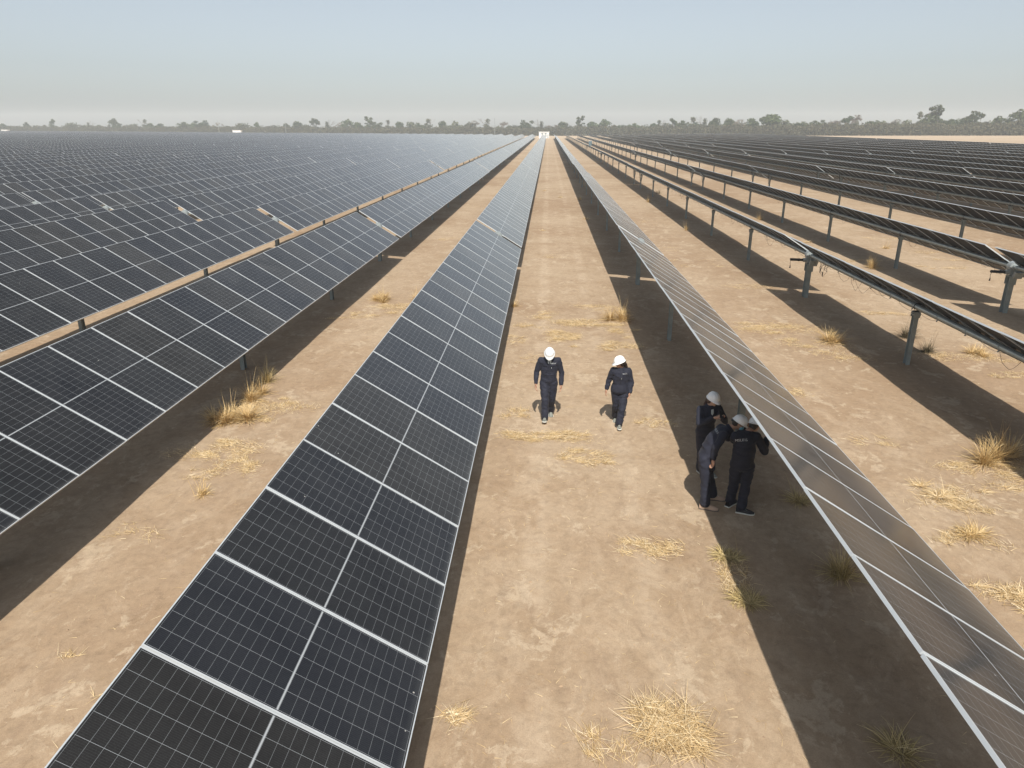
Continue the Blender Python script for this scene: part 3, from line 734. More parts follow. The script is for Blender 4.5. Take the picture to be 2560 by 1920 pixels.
T = [ # px, py, radius, blades, length, material, label, upright
 (575, 1055, .72, 2400, .50, 'drygrass', 'big tangled clump of dry grass beside the left lane, half in panel shade', 1.15),
 (628, 1000, .36, 800, .50, 'drygrass', 'spiky dry grass clump just behind the biggest clump left of the centre row', 1.3),
 (665, 955, .22, 380, .50, 'greengrass', 'tall thin grass in shade under the first left row', 1.35),
 (960, 752, .65, 1400, .44, 'drygrass', 'straw-coloured grass clump with tall stems beyond the left panel joint', 1.2),
 (1042, 748, .22, 360, .34, 'drygrass', 'small dry grass clump touching the upper edge of the centre row', 1.2),
 (1552, 800, .42, 1300, .58, 'drygrass', 'orange dry grass tuft with long stems at the shade edge behind the walkers', 1.3),
 (2068, 852, .34, 700, .62, 'drygrass', 'dry spreading grass tuft with long stems at the shade edge of the second right row', 1.1),
 (2262, 846, .26, 560, .50, 'deadgrass', 'dark dead grass tuft just left of the nearest large post', 1.35),
 (2320, 884, .22, 420, .46, 'deadgrass', 'dark dead grass tuft just right of the nearest large post', 1.35),
 (2428, 888, .42, 800, .40, 'drygrass', 'pale grass clump under the sagging cables on the right', 1.05),
 (2180, 672, .30, 700, .62, 'drygrass', 'upright golden grass tuft between the second and third right rows', 1.4),
 (2492, 1152, .42, 1500, .60, 'drygrass', 'largest golden grass tuft with curled stems at the right edge', 1.3),
 (2350, 1245, .42, 800, .26, 'straw', 'flattened dry grass clump in the sunny alley right of the tilted row', .8),
 (2418, 1342, .34, 620, .30, 'drygrass', 'dry grass clump with a grey core nearest the right-hand row edge', .95),
 (2528, 1490, .40, 700, .24, 'straw', 'yellow flattened grass clump at the lower right edge', .7),
 (2100, 1432, .34, 620, .46, 'greengrass', 'half-green upright tuft in shade under the front right row', 1.35),
 (1992, 1252, .28, 420, .32, 'greengrass', 'green-tinged grass clump under the row right of the three workers', .9),
 (1832, 1400, .34, 620, .26, 'greengrass', 'flat grass clump crossing the shade edge below the three workers', .6),
 (1880, 1500, .32, 620, .26, 'greengrass', 'flat grass clump crossing the shade edge, second below the workers', .6),
 (2256, 1890, .26, 320, .34, 'greengrass', 'sparse grass clump deep in shade at the bottom right', .8),
 (506, 1236, .12, 130, .24, 'drygrass', 'tiny dry grass sprig in the sunny strip left of the centre row', 1.3),
 (1286, 768, .14, 220, .30, 'drygrass', 'small reddish tuft at the right shade edge of the centre row', 1.3),
 (1622, 507, .16, 200, .50, 'drygrass', 'thin upright tuft beside the second right row, beyond its second post', 1.4),
 (1648, 486, .25, 260, .55, 'deadgrass', 'dark rounded tuft in shade beyond the second right row', 1.3),
 (1715, 578, .14, 160, .45, 'drygrass', 'small spiky tuft at the shade edge of the second right row', 1.4),
 (1451, 500, .16, 200, .40, 'drygrass', 'small orange tuft at the far shade edge beyond the walkers', 1.3),
 (1464, 549, .20, 220, .36, 'straw', 'pale grass clump at the shade edge far behind the walkers', 1.0),
 (1898, 552, .24, 300, .50, 'drygrass', 'orange tuft between the second and third right rows', 1.3),
 (2016, 608, .24, 260, .26, 'straw', 'flat pale tuft at the shade edge of the third right row', .9),
 (2216, 624, .18, 200, .34, 'drygrass', 'little pointed tuft in the sunny alley beyond the third right row', 1.2),
 (1246, 484, .20, 220, .34, 'drygrass', 'small tuft in the far sunny strip left of the centre row', 1.1),
 (1362, 478, .35, 300, .26, 'straw', 'low pale clump in the far lane', .8),
 (1358, 577, .26, 240, .20, 'straw', 'small flat clump in the middle of the lane behind the man', .8),
 (1402, 494, .3, 200, .3, 'greengrass', 'faint greenish clump at the edge of the far lane', .8),
]
for t in T: tuft(*t[:3], int(t[3] * .62), *t[4:7], up=t[7] + .08, skirt=.3 if t[7] > 1 else .7, stems=12 if t[7] > 1.1 else 2, wd=.0095)
# big heap of loose straw at the bottom of the lane: a thing of its own
V, Fc = [], []
random.seed(3)
for (px, py, rx, ry, n, ln) in [(1665, 1818, .38, .30, 1300, .36), (1705, 1850, .34, .26, 800, .30), (1620, 1775, .20, .12, 220, .26)]:
    g = at(px, py, 0); g1 = at(1660, 1818, 0)
    for i in range(n):
        x = g.x - g1.x + random.uniform(-1, 1) * rx * random.random() ** .35; y = g.y - g1.y + random.uniform(-1, 1) * ry * random.random() ** .35
        blade(V, Fc, (x, y, .006 + random.random() ** 2 * .07), random.uniform(0, 6.28), random.uniform(-.15, .3), ln * random.uniform(.3, 1.15), random.uniform(.0035, .008), random.uniform(-.2, .5), 3)
me = bpy.data.meshes.new('straw_pile'); me.from_pydata(V, [], Fc); me.materials.append(M['straw'])
g1 = at(1660, 1818, 0); tag(link('straw_pile', me, None, (g1.x, g1.y, gz(g1.x, g1.y))), 'large heap of loose yellow straw at the bottom of the lane', 'straw')
for a in [(560, 1120, .7, .45, 900), (600, 1165, .35, .4, 500), (690, 1008, .8, .25, 500), (640, 1040, .9, .5, 900), (958, 775, 1.1, .8, 1100), (880, 790, .8, .5, 300),
          (1482, 807, 1.0, .5, 1900), (1419, 840, .55, .55, 1300), (1375, 789, .5, .5, 350), (1326, 815, .5, .25, 220), (1505, 771, .9, .5, 420), (1555, 868, .55, .5, 420), (1482, 868, .7, .4, 420), (1560, 835, .4, .5, 350),
          (1323, 1090, .62, .36, 900), (1410, 1087, .6, .30, 700), (1459, 1143, .45, .30, 420), (1297, 1036, .35, .3, 220), (1633, 1057, .4, .3, 160), (1633, 1378, .40, .24, 330), (1500, 1160, .3, .15, 120),
          (1640, 1372, .25, .1, 140), (1835, 1440, .2, .35, 260), (1521, 1868, .22, .16, 130), (1134, 1795, .12, .10, 130), (1963, 830, 1.5, .7, 1100), (2040, 860, .8, .5, 700), (2108, 890, .9, .5, 360), (1920, 815, .8, .6, 420),
          (2238, 786, .9, .4, 330), (2426, 898, 1.2, .4, 620), (2528, 945, .7, .3, 260), (2195, 600, 1.2, .5, 260), (2325, 634, .9, .4, 260), (2389, 653, 1.0, .4, 300), (2354, 673, .9, .3, 260), (2160, 655, 1.2, .4, 320),
          (2455, 1170, .8, .3, 620), (2500, 1210, .7, .35, 320), (2383, 1270, .6, .35, 420), (2350, 1240, .4, .3, 320), (2418, 1345, .45, .3, 300), (2520, 1490, .5, .2, 420), (1969, 978, .35, .4, 220), (2185, 1105, .35, .2, 120),
          (1740, 620, 2, 1.5, 200), (1640, 560, 2, 1.5, 200), (1370, 640, .8, .6, 120), (1340, 900, .5, .4, 100), (1290, 850, .3, .6, 160), (1710, 660, 1.5, 1, 180), (1880, 720, 1.0, .8, 220), (500, 1190, .3, .2, 60), (350, 1330, .4, .3, 60), (180, 1640, .1, .05, 20), (250, 1745, .1, .05, 14), (1200, 520, 1.0, 2, 160), (1130, 600, .8, 1, 140), (1240, 560, .5, 2, 120)]:
    litter(*a, az0=random.uniform(0, 3.1))
# single straws strewn over the bare soil of the lanes
for i in range(2600):
    u = random.random(); x = random.uniform(-1.0, 2.9) if u < .5 else (random.uniform(-7, -3.2) if u < .72 else random.uniform(2.9, 15)); y = 4.5 + 26 * random.random() ** 1.4
    blade(STRAW[0], STRAW[1], (x, y, gz(x, y) + .004), random.uniform(0, 6.28), random.uniform(0, .12), random.uniform(.03, .14), .005, .1, 2)
me = bpy.data.meshes.new('straw_litter'); me.from_pydata(STRAW[0], [], STRAW[1]); me.materials.append(M['straw'])
tag(link('straw_litter', me), kind='stuff')
# crumbs of soil and small stones
mb = MB(); rs = random.Random(11)
for i in range(5200):
    x = rs.uniform(-8, 9); y = 4 + 20 * rs.random() ** 1.5; s = rs.uniform(.005, .016) * (1 if rs.random() < .96 else 1.8); z = gz(x, y)
    vs = [(x + s * rs.uniform(.6, 1.2) * a, y + s * rs.uniform(.6, 1.2) * b, z + s * c * rs.uniform(.4, .8)) for a, b, c in ((1, 0, 0), (0, 1, 0), (-1, 0, 0), (0, -1, 0), (0, 0, 1))]
    mb.add(vs, [(0, 1, 4), (1, 2, 4), (2, 3, 4), (3, 0, 4)], 0)
M['clod'] = simple('soil_clod', (.34, .24, .155), .95, 0, .3, 3)
o = mb.build('soil_crumbs', M['clod']); o['kind'] = 'stuff'
#@@NEXT
# ------------------------------------------------------------------ people
M['skin'] = simple('skin', (.42, .235, .155), .5, 0, .06, 12)
M['skin_fair'] = simple('fair_skin', (.56, .35, .25), .5, 0, .06, 12)
def mat_cloth(name, col):
    m, nt, p = newmat(name); tc = nt.nodes.new('ShaderNodeTexCoord'); P = tc.outputs['Object']
    mp = nt.nodes.new('ShaderNodeMapping'); mp.inputs['Scale'].default_value = (1, 1, 1.4); L(nt, P, mp.inputs[0])
    n = noise_(nt, mp.outputs[0], 5, 5, .6, 1.2); n2 = noise_(nt, P, 220, 2)
    L(nt, ramp(nt, n, [(.3, tuple(x * .8 for x in col)), (.7, tuple(x * 1.2 for x in col))]), p.inputs['Base Color'])
    p.inputs['Roughness'].default_value = .75; p.inputs['Sheen Weight'].default_value = .04; p.inputs['Specular IOR Level'].default_value = .25
    h = math_(nt, 'ADD', n, math_(nt, 'MULTIPLY', n2, .12)); bump(nt, p, h, .45, .02); return m
M['navy'] = mat_cloth('navy_cotton', (.021, .023, .036)); M['white_cloth'] = mat_cloth('pale_shirt_cotton', (.55, .58, .56))
M['helmet'] = simple('white_helmet_plastic', (.86, .87, .86), .28, 0, .02)
M['helmet'].node_tree.nodes['Principled BSDF'].inputs['Specular IOR Level'].default_value = .5
M['hair'] = simple('black_hair', (.016, .011, .009), .45, 0, .3, 40); M['hair_brown'] = simple('dark_brown_hair', (.045, .020, .014), .45, 0, .3, 40)
M['shoe_grey'] = simple('grey_suede', (.22, .23, .20), .8); M['sole'] = simple('pale_rubber', (.62, .62, .56), .7)
M['boot_tan'] = simple('tan_leather', (.42, .30, .22), .75); M['sole_dark'] = simple('dark_rubber', (.12, .10, .08), .8)
M['shoe_black'] = simple('black_canvas', (.015, .015, .018), .6); M['print'] = simple('white_print', (.78, .80, .80), .6, 0, .02)
M['mask'] = simple('light_blue_mask', (.22, .55, .66), .7, 0, .05); M['eye'] = simple('eye_white', (.6, .58, .55), .3); M['dark'] = simple('dark_lens', (.012, .012, .015), .15)
M['lip'] = simple('lips', (.36, .14, .11), .5)

def chain(mb, pts, rad, n=10):
    """rounded tapered limb: a tube with balls at the joints"""
    P_ = [Vector(p) for p in pts]; q = []; r = []
    for i in range(len(P_) - 1):
        for k in range(5):
            t = k / 5; q.append(P_[i].lerp(P_[i + 1], t)); r.append(rad[i] + (rad[i + 1] - rad[i]) * t)
    q.append(P_[-1]); r.append(rad[-1])
    mb.tube(q, r, n)
    for i, p in enumerate(P_): mb.ell(p, (rad[i],) * 3, 0, 10, 6)
def remeshed(mb, name, mat, vox, fold=0, seed=0, parent=None, smooth=6, flow=(.55, .55, 1.0)):
    me = mb.mesh(name + '_src', [mat]); o = bpy.data.objects.new(name, me); C.objects.link(o)
    r = o.modifiers.new('r', 'REMESH'); r.mode = 'VOXEL'; r.voxel_size = vox; r.use_smooth_shade = True
    sm = o.modifiers.new('s', 'SMOOTH'); sm.factor = .5; sm.iterations = smooth
    dg = bpy.context.evaluated_depsgraph_get(); m2 = bpy.data.meshes.new_from_object(o.evaluated_get(dg)); m2.name = name
    o.modifiers.clear(); o.data = m2; bpy.data.meshes.remove(me); m2.materials.clear(); m2.materials.append(mat)
    if fold:
        nv = len(m2.vertices); co_ = np.empty(nv * 3); m2.vertices.foreach_get('co', co_); co_ = co_.reshape(-1, 3)
        no = np.array([v.normal for v in m2.vertices])
        for i in range(nv):
            p = Vector((co_[i][0] * flow[0] * 9 + seed, co_[i][1] * flow[1] * 9, co_[i][2] * flow[2] * 9))
            q = p + noise.noise_vector(p * .6) * .9
            d = 1 - abs(noise.noise(q)) * 2.4
            co_[i] += no[i] * fold * (max(d, -.6) * .8 + .6 * noise.noise(p * .35))
        m2.vertices.foreach_set('co', co_.ravel())
    m2.polygons.foreach_set('use_smooth', [True] * len(m2.polygons)); m2.update()
    o.parent = parent; return o
def basis(fwd, up):
    f_ = Vector(fwd).normalized(); u = Vector(up); u = (u - f_ * u.dot(f_)).normalized(); r = f_.cross(u)
    return Matrix((( r.x, f_.x, u.x), (r.y, f_.y, u.y), (r.z, f_.z, u.z)))       # local x = right, y = forward, z = up
def hand(mb, wrist, dirn, palm_n, side, sc=1.0, curl=.5, open_=None):
    sc = sc * 1.12
    """palm, four unequal bent fingers, and a thumb leaving the side of the palm"""
    d = Vector(dirn).normalized(); n = Vector(palm_n); n = (n - d * n.dot(d)).normalized(); s = d.cross(n) * side   # s: towards the thumb
    wv = Vector(wrist); Mx = Matrix((s, d, n)).transposed()
    mb.ell(wv + d * .045 * sc, (.043 * sc, .052 * sc, .023 * sc), 0, 10, 8, Mx)
    for k in range(4):
        off = (.030 - .020 * k) * sc; ln = (.068, .076, .071, .056)[k] * sc; cu = curl if open_ is None else open_[k]
        p = wv + d * .082 * sc + s * off; pts = [p - d * .02 * sc]; a = .12
        for j, fr in enumerate((.45, .32, .23)):
            pts.append(p); a += cu * (.45, .6, .5)[j]; p = p + (d * math.cos(a) + n * math.sin(a) + s * (1.5 - k) * .06) * ln * fr
        pts.append(p); mb.tube(pts, [.0112 * sc, .0112 * sc, .0105 * sc, .0098 * sc, .0078 * sc], 8)
    p = wv + d * .022 * sc + s * .032 * sc
    t1 = p + (d * .6 + s * .75 + n * .25).normalized() * .036 * sc; t2 = t1 + (d * .9 + s * .3 + n * .35).normalized() * .030 * sc
    mb.tube([p - s * .015 * sc, p, t1, t2], [.013 * sc, .013 * sc, .011 * sc, .008 * sc], 8)
def helmet(head, B, parent, text=False, ratchet=True):
    """dome with three ridges, rim and peak; B: 3x3 head basis"""
    mb = MB(); nu, nv = 40, 14; vs = []; fs = []
    for j in range(nv + 1):
        ph = (math.pi / 2) * j / nv
        for i in range(nu):
            th = 2 * math.pi * i / nu; cx, sy = math.cos(th), math.sin(th)
            rr_ = 1.0 if j < nv else 1.0
            x = .114 * math.sin(ph) * cx; y = .134 * math.sin(ph) * sy; z = .128 * math.cos(ph) ** .92 if math.cos(ph) > 1e-6 else 0
            lift = .010 * max(0, 1 - abs(x) / .018) * (math.cos(ph) ** .5 if j < nv else 0) + .006 * max(0, 1 - abs(abs(x) - .045) / .014) * (math.cos(ph) ** .7 if j < nv else 0)
            vs.append(Vector((x, y, z + lift)))
    for j in range(1, nv):
        for i in range(nu): a = j * nu + i; b = j * nu + (i + 1) % nu; fs.append((a, a + nu, b + nu, b))
    for i in range(nu): fs.append((0, nu + i, nu + (i + 1) % nu))
    b0 = nv * nu; base = len(vs)
    for k, (ex, dz) in enumerate(((.014, -.006), (.014, -.012), (-.006, -.012))):
        for i in range(nu):
            th = 2 * math.pi * i / nu; f_ = max(0, math.sin(th)) ** 2.2
            vs.append(Vector(((.114 + ex) * math.cos(th), (.134 + ex) * math.sin(th) + (.046 * f_ if k < 2 else 0), dz - (.020 * f_ if k < 2 else .004))))
    rings = [b0, base, base + nu, base + 2 * nu]
    for q in range(3):
        for i in range(nu): a = rings[q] + i; b = rings[q] + (i + 1) % nu; c = rings[q + 1] + i; d = rings[q + 1] + (i + 1) % nu; fs.append((a, c, d, b))
    Rot = (B @ Matrix.Rotation(R(-6), 3, 'X')) * .94
    mb.add([Rot @ (v + Vector((0, .008, .038))) + Vector(head) for v in vs], fs)
    o = mb.build('helmet', M['helmet'], parent, True)
    if ratchet:
        mb = MB(); mb.ell(Rot @ Vector((0, -.125, -.005)) + Vector(head), (.045, .020, .022), 0, 10, 6, B); mb.build('ratchet', M['black'], o)
    return o
def text_mesh(body, size, lines=1):
    cu = bpy.data.curves.new('t', 'FONT'); cu.body = body; cu.size = size; cu.resolution_u = 2; cu.space_line = .82; cu.offset = -.012 * size
    o = bpy.data.objects.new('t', cu); C.objects.link(o); dg = bpy.context.evaluated_depsgraph_get()
    me = bpy.data.meshes.new_from_object(o.evaluated_get(dg)); bpy.data.objects.remove(o); bpy.data.curves.remove(cu); return me
def on_surface(cloth, c, dirn, up, verts, faces, name, mat, parent, off=.004, thick=0):
    """lay flat shapes (metres, x right / y up) on the cloth, seen from outside looking along -dirn"""
    bv = BVHTree.FromPolygons([v.co for v in cloth.data.vertices], [tuple(p.vertices) for p in cloth.data.polygons])
    d = Vector(dirn).normalized(); u = Vector(up); u = (u - d * u.dot(d)).normalized(); r = u.cross(d)
    out = []
    for v in verts:
        s = Vector(c) + r * v[0] + u * v[1] + d * .5; hit = bv.ray_cast(s, -d, 1.2)
        out.append((hit[0] if hit[0] else s - d * .5) + d * (off + (v[2] if len(v) > 2 else 0)))
    me = bpy.data.meshes.new(name); me.from_pydata([tuple(v) for v in out], [], faces); me.materials.append(mat); return link(name, me, parent)
def lettering(cloth, c, dirn, up, body, size, parent, extra=None, esize=.02, serif=0):
    vs = []; fs = []; me = text_mesh(body, size); x1 = max(v.co.x for v in me.vertices)
    vs += [(v.co.x, v.co.y) for v in me.vertices]; fs += [tuple(p.vertices) for p in me.polygons]; w0 = x1
    if extra:
        m2 = text_mesh(extra, esize); b = len(vs); vs += [(v.co.x + x1 + size * .08, v.co.y + size * .42) for v in m2.vertices]; fs += [tuple(b + k for k in p.vertices) for p in m2.polygons]
    xm = (min(v[0] for v in vs) + max(v[0] for v in vs)) / 2
    return on_surface(cloth, c, dirn, up, [(v[0] - xm, v[1]) for v in vs], fs, 'lettering', M['print'], parent, .004)
def patch(cloth, c, dirn, up, w_, h_, name, mat, parent, th=.006, point=0):
    vs = []; fs = []; n = 6
    for j in range(n + 1):
        for i in range(n + 1):
            x = (i / n - .5) * w_; y = (j / n - .5) * h_ - (point * (1 - abs(i / n - .5) * 2) if j == 0 else 0); vs.append((x, y, th if 0 < i < n and 0 < j < n else 0))
    for j in range(n):
        for i in range(n): a = j * (n + 1) + i; fs.append((a, a + 1, a + n + 2, a + n + 1))
    return on_surface(cloth, c, dirn, up, vs, fs, name, mat, parent, .002)

def person(name_label, loc, J, head_fwd, head_up, sex='m', skin='skin', hair='hair', hands=None, shoes=('shoe_grey', 'sole'), hscale=1.0, fat=1.0, seed=0, chest_dir=(0, -1, 0), glasses=False, mask=False, neck_open=True, beard=False):
    """J: joints in metres relative to the feet point"""
    root = empty('person', loc, name_label, 'person')
    V_ = {k: Vector(v) for k, v in J.items()}; f = sex == 'f'
    B = basis(head_fwd, head_up); hd = V_['head']; hs = .97 if f else 1.0
    hp = lambda x, y, z: hd + B @ Vector((x, y, z)) * hs
    # body: skull, face, ears, neck, forearms and hands, one surface
    mb = MB()
    mb.ell(hp(0, -.008, .030), (.074 * hs, .094 * hs, .088 * hs), 0, 18, 12, B)
    mb.ell(hp(0, .028, -.025), (.060 * hs, .066 * hs, .082 * hs), 0, 16, 12, B)
    mb.ell(hp(0, .070, -.082), (.026, .022, .022), 0, 10, 8, B)            # chin
    mb.ell(hp(0, .098, -.012), (.012, .020, .026), 0, 10, 8, B)            # nose
    mb.ell(hp(0, .106, -.024), (.016, .014, .011), 0, 10, 8, B)
    mb.ell(hp(0, .080, .030), (.050, .016, .012), 0, 10, 6, B)             # brow
    for s in (-1, 1):
        mb.ell(hp(s * .034, .072, -.030), (.020, .018, .020), 0, 8, 6, B)  # cheek
        mb.ell(hp(s * .078, -.006, -.008), (.010, .020, .032), 0, 8, 8, B) # ear
    mb.ell(hp(0, .088, -.052), (.022, .012, .010), 0, 8, 6, B)             # lips
    chain(mb, [V_['neck'] - Vector((0, 0, .05)), V_['neck'], hp(0, -.02, -.06)], [.062 * hs, .056 * hs, .054 * hs])
    ch = V_['chest']; chain(mb, [ch, V_['waist'], V_['pelvis']], [.10, .09, .10], 12)
    for s in ('L', 'R'):
        chain(mb, [ch, V_['sh' + s], V_['el' + s], V_['wr' + s]], [.07, .045, .035, .026], 8)
        chain(mb, [V_['pelvis'], V_['hip' + s], V_['kn' + s], V_['an' + s]], [.08, .07, .045, .035], 8)
        hv = (hands or {}).get(s); dd = (V_['wr' + s] - V_['el' + s]).normalized()
        if hv: hand(mb, V_['wr' + s] + Vector(hv[0]) * .01, hv[0], hv[1], hv[2], hscale * (.92 if f else 1), *(hv[3:] or (.5,)))
        else: hand(mb, V_['wr' + s] + dd * .01, dd, ((1 if s == 'R' else -1), 0, 0), (1 if s == 'R' else -1) * (1), hscale * (.92 if f else 1.05), .45)
    body = remeshed(mb, 'body', M[skin], .0062, parent=root, smooth=2)
    # eyes, lips
    mb = MB()
    for s in (-1, 1): mb.ell(hp(s * .030, .083, .006), (.013, .009, .008), 0, 10, 6, B); mb.ell(hp(s * .030, .091, .006), (.0055, .003, .0055), 1, 8, 6, B); mb.box(-.016, .016, -.003, .005, -.0025, .0025, 1, Matrix.Translation(hp(s * .031, .090, .026)) @ B.to_4x4())
    mb.build('eyes', [M['eye'], M['hair']], root, True)
    if not mask:
        mb = MB(); mb.ell(hp(0, .099, -.053), (.021, .005, .006), 0, 10, 6, B); mb.build('lips', M['lip'], root, True)
    if beard:
        mb = MB(); mb.ell(hp(0, .052, -.068), (.056, .052, .046), 0, 14, 8, B); mb.build('beard', M['hair'], root, True)
    # hair
    mb = MB(); mb.ell(hp(0, -.026, .028), (.083, .092, .092), 0, 16, 10, B); mb.ell(hp(0, -.055, -.02), (.070, .052, .060), 0, 12, 8, B)
    if f:
        for s in (-1, 1): mb.ell(hp(s * .070, -.02, -.01), (.018, .050, .070), 0, 10, 8, B)
    ho = mb.build('hair', M[hair], root, True)
    if f:
        mb = MB(); p0 = hp(0, -.105, -.005); bk = B @ Vector((0, -1, 0)); bk.z = 0; bk = bk.normalized()
        off = Vector(J.get('tail', (0, 0, 0)))
        pts = [p0 - bk * .02, p0 + bk * .012 + Vector((0, 0, -.05)) + off * .2, p0 + bk * .018 + Vector((0, 0, -.13)) + off * .5, p0 + bk * .015 + Vector((0, 0, -.22)) + off * .8, p0 + bk * .008 + Vector((0, 0, -.30)) + off]
        for k in range(7):
            jx = Vector((random.gauss(0, .010), random.gauss(0, .010), 0)); mb.tube([p + jx * (i * .6) for i, p in enumerate(pts)], [.020, .026, .024, .017, .004], 7)
        mb.build('ponytail', M[hair], root, True)
    if glasses:
        mb = MB()
        for s in (-1, 1): mb.ell(hp(s * .031, .100, .006), (.026, .006, .019), 0, 12, 6, B); mb.tube([hp(s * .055, .095, .010), hp(s * .078, .0, .008)], .003, 5)
        mb.tube([hp(-.008, .104, .010), hp(.008, .104, .010)], .003, 5); mb.build('glasses', M['dark'], root, True)
    if mask:
        mb = MB(); mb.ell(hp(0, .060, -.048), (.058, .060, .052), 0, 16, 10, B); mo = mb.build('face_mask', M['mask'], root, True)
        mb = MB()
        for s in (-1, 1): mb.tube([hp(s * .055, .06, -.03), hp(s * .082, -.01, -.01)], .002, 4)
        mb.build('ear_loop', M['white'], mo)
    helmet(hp(0, 0, .0), B, root)
    # overall
    mb = MB(); cd = Vector(chest_dir).normalized(); up = (V_['neck'] - V_['waist']).normalized(); rt_ = cd.cross(up).normalized()
    Bt = Matrix((rt_, cd, up)).transposed()
    shw = (V_['shL'] - V_['shR']).length / 2
    mb.ell(ch + up * .0, (shw * .92 * fat, .122 * fat, .17), 0, 20, 14, Bt)
    mb.ell(ch - up * .09, (shw * .92 * fat, .128 * fat, .19), 0, 20, 14, Bt)
    mb.ell(ch.lerp(V_['waist'], .62), ((.168 if f else .186) * fat, .128 * fat, .20), 0, 20, 14, Bt)
    mb.ell(V_['waist'].lerp(V_['pelvis'], .5), ((.172 if f else .182) * fat, .128 * fat, .17), 0, 20, 14, Bt)
    if f: mb.ell(ch + cd * .055 - up * .03, (shw * .62, .085, .075), 0, 16, 10, Bt)
    mb.ell(V_['waist'], ((.160 if f else .178) * fat, .128 * fat, .19), 0, 20, 12, Bt)
    mb.ell(V_['pelvis'], ((.188 if f else .184) * fat, .130 * fat, .17), 0, 20, 12, Bt)
    chain(mb, [V_['neck'] - up * .12, V_['neck'] - up * .035], [.11, .072])
    for s in ('L', 'R'): chain(mb, [V_['neck'] - up * .045, V_['sh' + s] - up * .012], [.066, .062], 12)
    for s in ('L', 'R'):
        so_, el, wr = V_['sh' + s], V_['el' + s], V_['wr' + s]; fd = (wr - el).normalized()
        chain(mb, [ch + up * .03, so_ - up * .03], [.10, .070 * fat], 12)
        chain(mb, [so_, so_.lerp(el, .5), el, el.lerp(wr, .5), wr - fd * .012], [.068 * fat, .066 * fat, .061, .056, .047], 12)
        hp_, kn, an = V_['hip' + s], V_['kn' + s], V_['an' + s]
        chain(mb, [V_['pelvis'], hp_, hp_.lerp(kn, .5), kn, kn.lerp(an, .5), an + (kn - an).normalized() * .02], [.12, .110 * fat, .100 * fat, .083, .080, .086], 14)
    cloth = remeshed(mb, 'overall', M['navy'], .0125, .011, seed, root, 12)
    # collar, cuffs, pockets, seam
    mb = MB(); nk = V_['neck'] - up * .008
    for s in (-1, 1):
        q = []
        for k in range(8):
            a = R(-8 + 26 * k) * s; q.append(nk + (cd * math.cos(a) * -1 + rt_ * math.sin(a)) * -.078 * 1.0 + up * (.028 - .012 * (math.cos(a))))
        for k in range(7):
            o1 = (q[k] - nk); o2 = (q[k + 1] - nk)
            mb.add([q[k], q[k + 1], q[k + 1] + o2 * .28 - up * .055, q[k] + o1 * .28 - up * (.055 + (.02 if k == 0 else 0))], [(0, 1, 2, 3)])
    mb.build('collar', M['navy'], root, True)
    return root, cloth, V_, cd, up, rt_, Bt
def shoe(root, an, toe_dir, mats, tilt=0.0, sc=1.0):
    """toe_dir horizontal; tilt > 0 lifts the toe; an = ankle"""
    d = Vector(toe_dir).normalized(); Bz = Vector((0, 0, 1)); rt_ = d.cross(Bz)
    Mx = Matrix((rt_, d, Bz)).transposed().to_4x4(); Mx.translation = Vector(an); Mx = Mx @ Matrix.Rotation(tilt, 4, 'X')
    mb = MB(); lo = -.085
    n = 14; prof = [(-.075, .034), (-.05, .040), (0, .038), (.06, .040), (.11, .047), (.15, .044), (.185, .028), (.195, .010)]
    up = MB()
    rings = []
    for y, w_ in prof:
        h = np.interp(y, [-.075, -.02, .03, .10, .16, .195], [.085, .10, .085, .055, .040, .022])
        rings.append([Mx @ (Vector((w_ * math.cos(a) * (1 if math.sin(a) < .3 else .86), y, lo + .018 + max(0, math.sin(a)) * h - (0.004 if math.sin(a) < 0 else 0))) * sc) for a in np.linspace(0, 2 * math.pi, n, endpoint=False)])
    vs = [v for r in rings for v in r]; fs = []
    for j in range(len(prof) - 1):
        for i in range(n): fs.append((j * n + i, j * n + (i + 1) % n, (j + 1) * n + (i + 1) % n, (j + 1) * n + i))
    fs.append(tuple(range(n))); fs.append(tuple(range((len(prof) - 1) * n, len(prof) * n))[::-1]); up.add(vs, fs)
    so_ = up.build('shoe', M[mats[0]], root, True)
    sm = MB(); top = []; bot = []
    pr = [(-w_, y) for y, w_ in prof] + [(w_, y) for y, w_ in prof[::-1]]
    vs = [Mx @ (Vector((x * 1.12, y * 1.04, lo + .020)) * sc) for x, y in pr] + [Mx @ (Vector((x * 1.12, y * 1.04, lo)) * sc) for x, y in pr]
    k = len(pr); sm.add(vs, [tuple(range(k))[::-1], tuple(range(k, 2 * k))] + [(i, (i + 1) % k, k + (i + 1) % k, k + i) for i in range(k)]); sm.build('sole', M[mats[1]], so_)
    lc = MB()
    for yy in (.02, .04, .06, .08): lc.tube([Mx @ (Vector((-.022, yy, lo + .115 - yy * .55)) * sc), Mx @ (Vector((.022, yy, lo + .115 - yy * .55)) * sc)], .004, 4)
    lc.build('lace', M['sole'], so_)

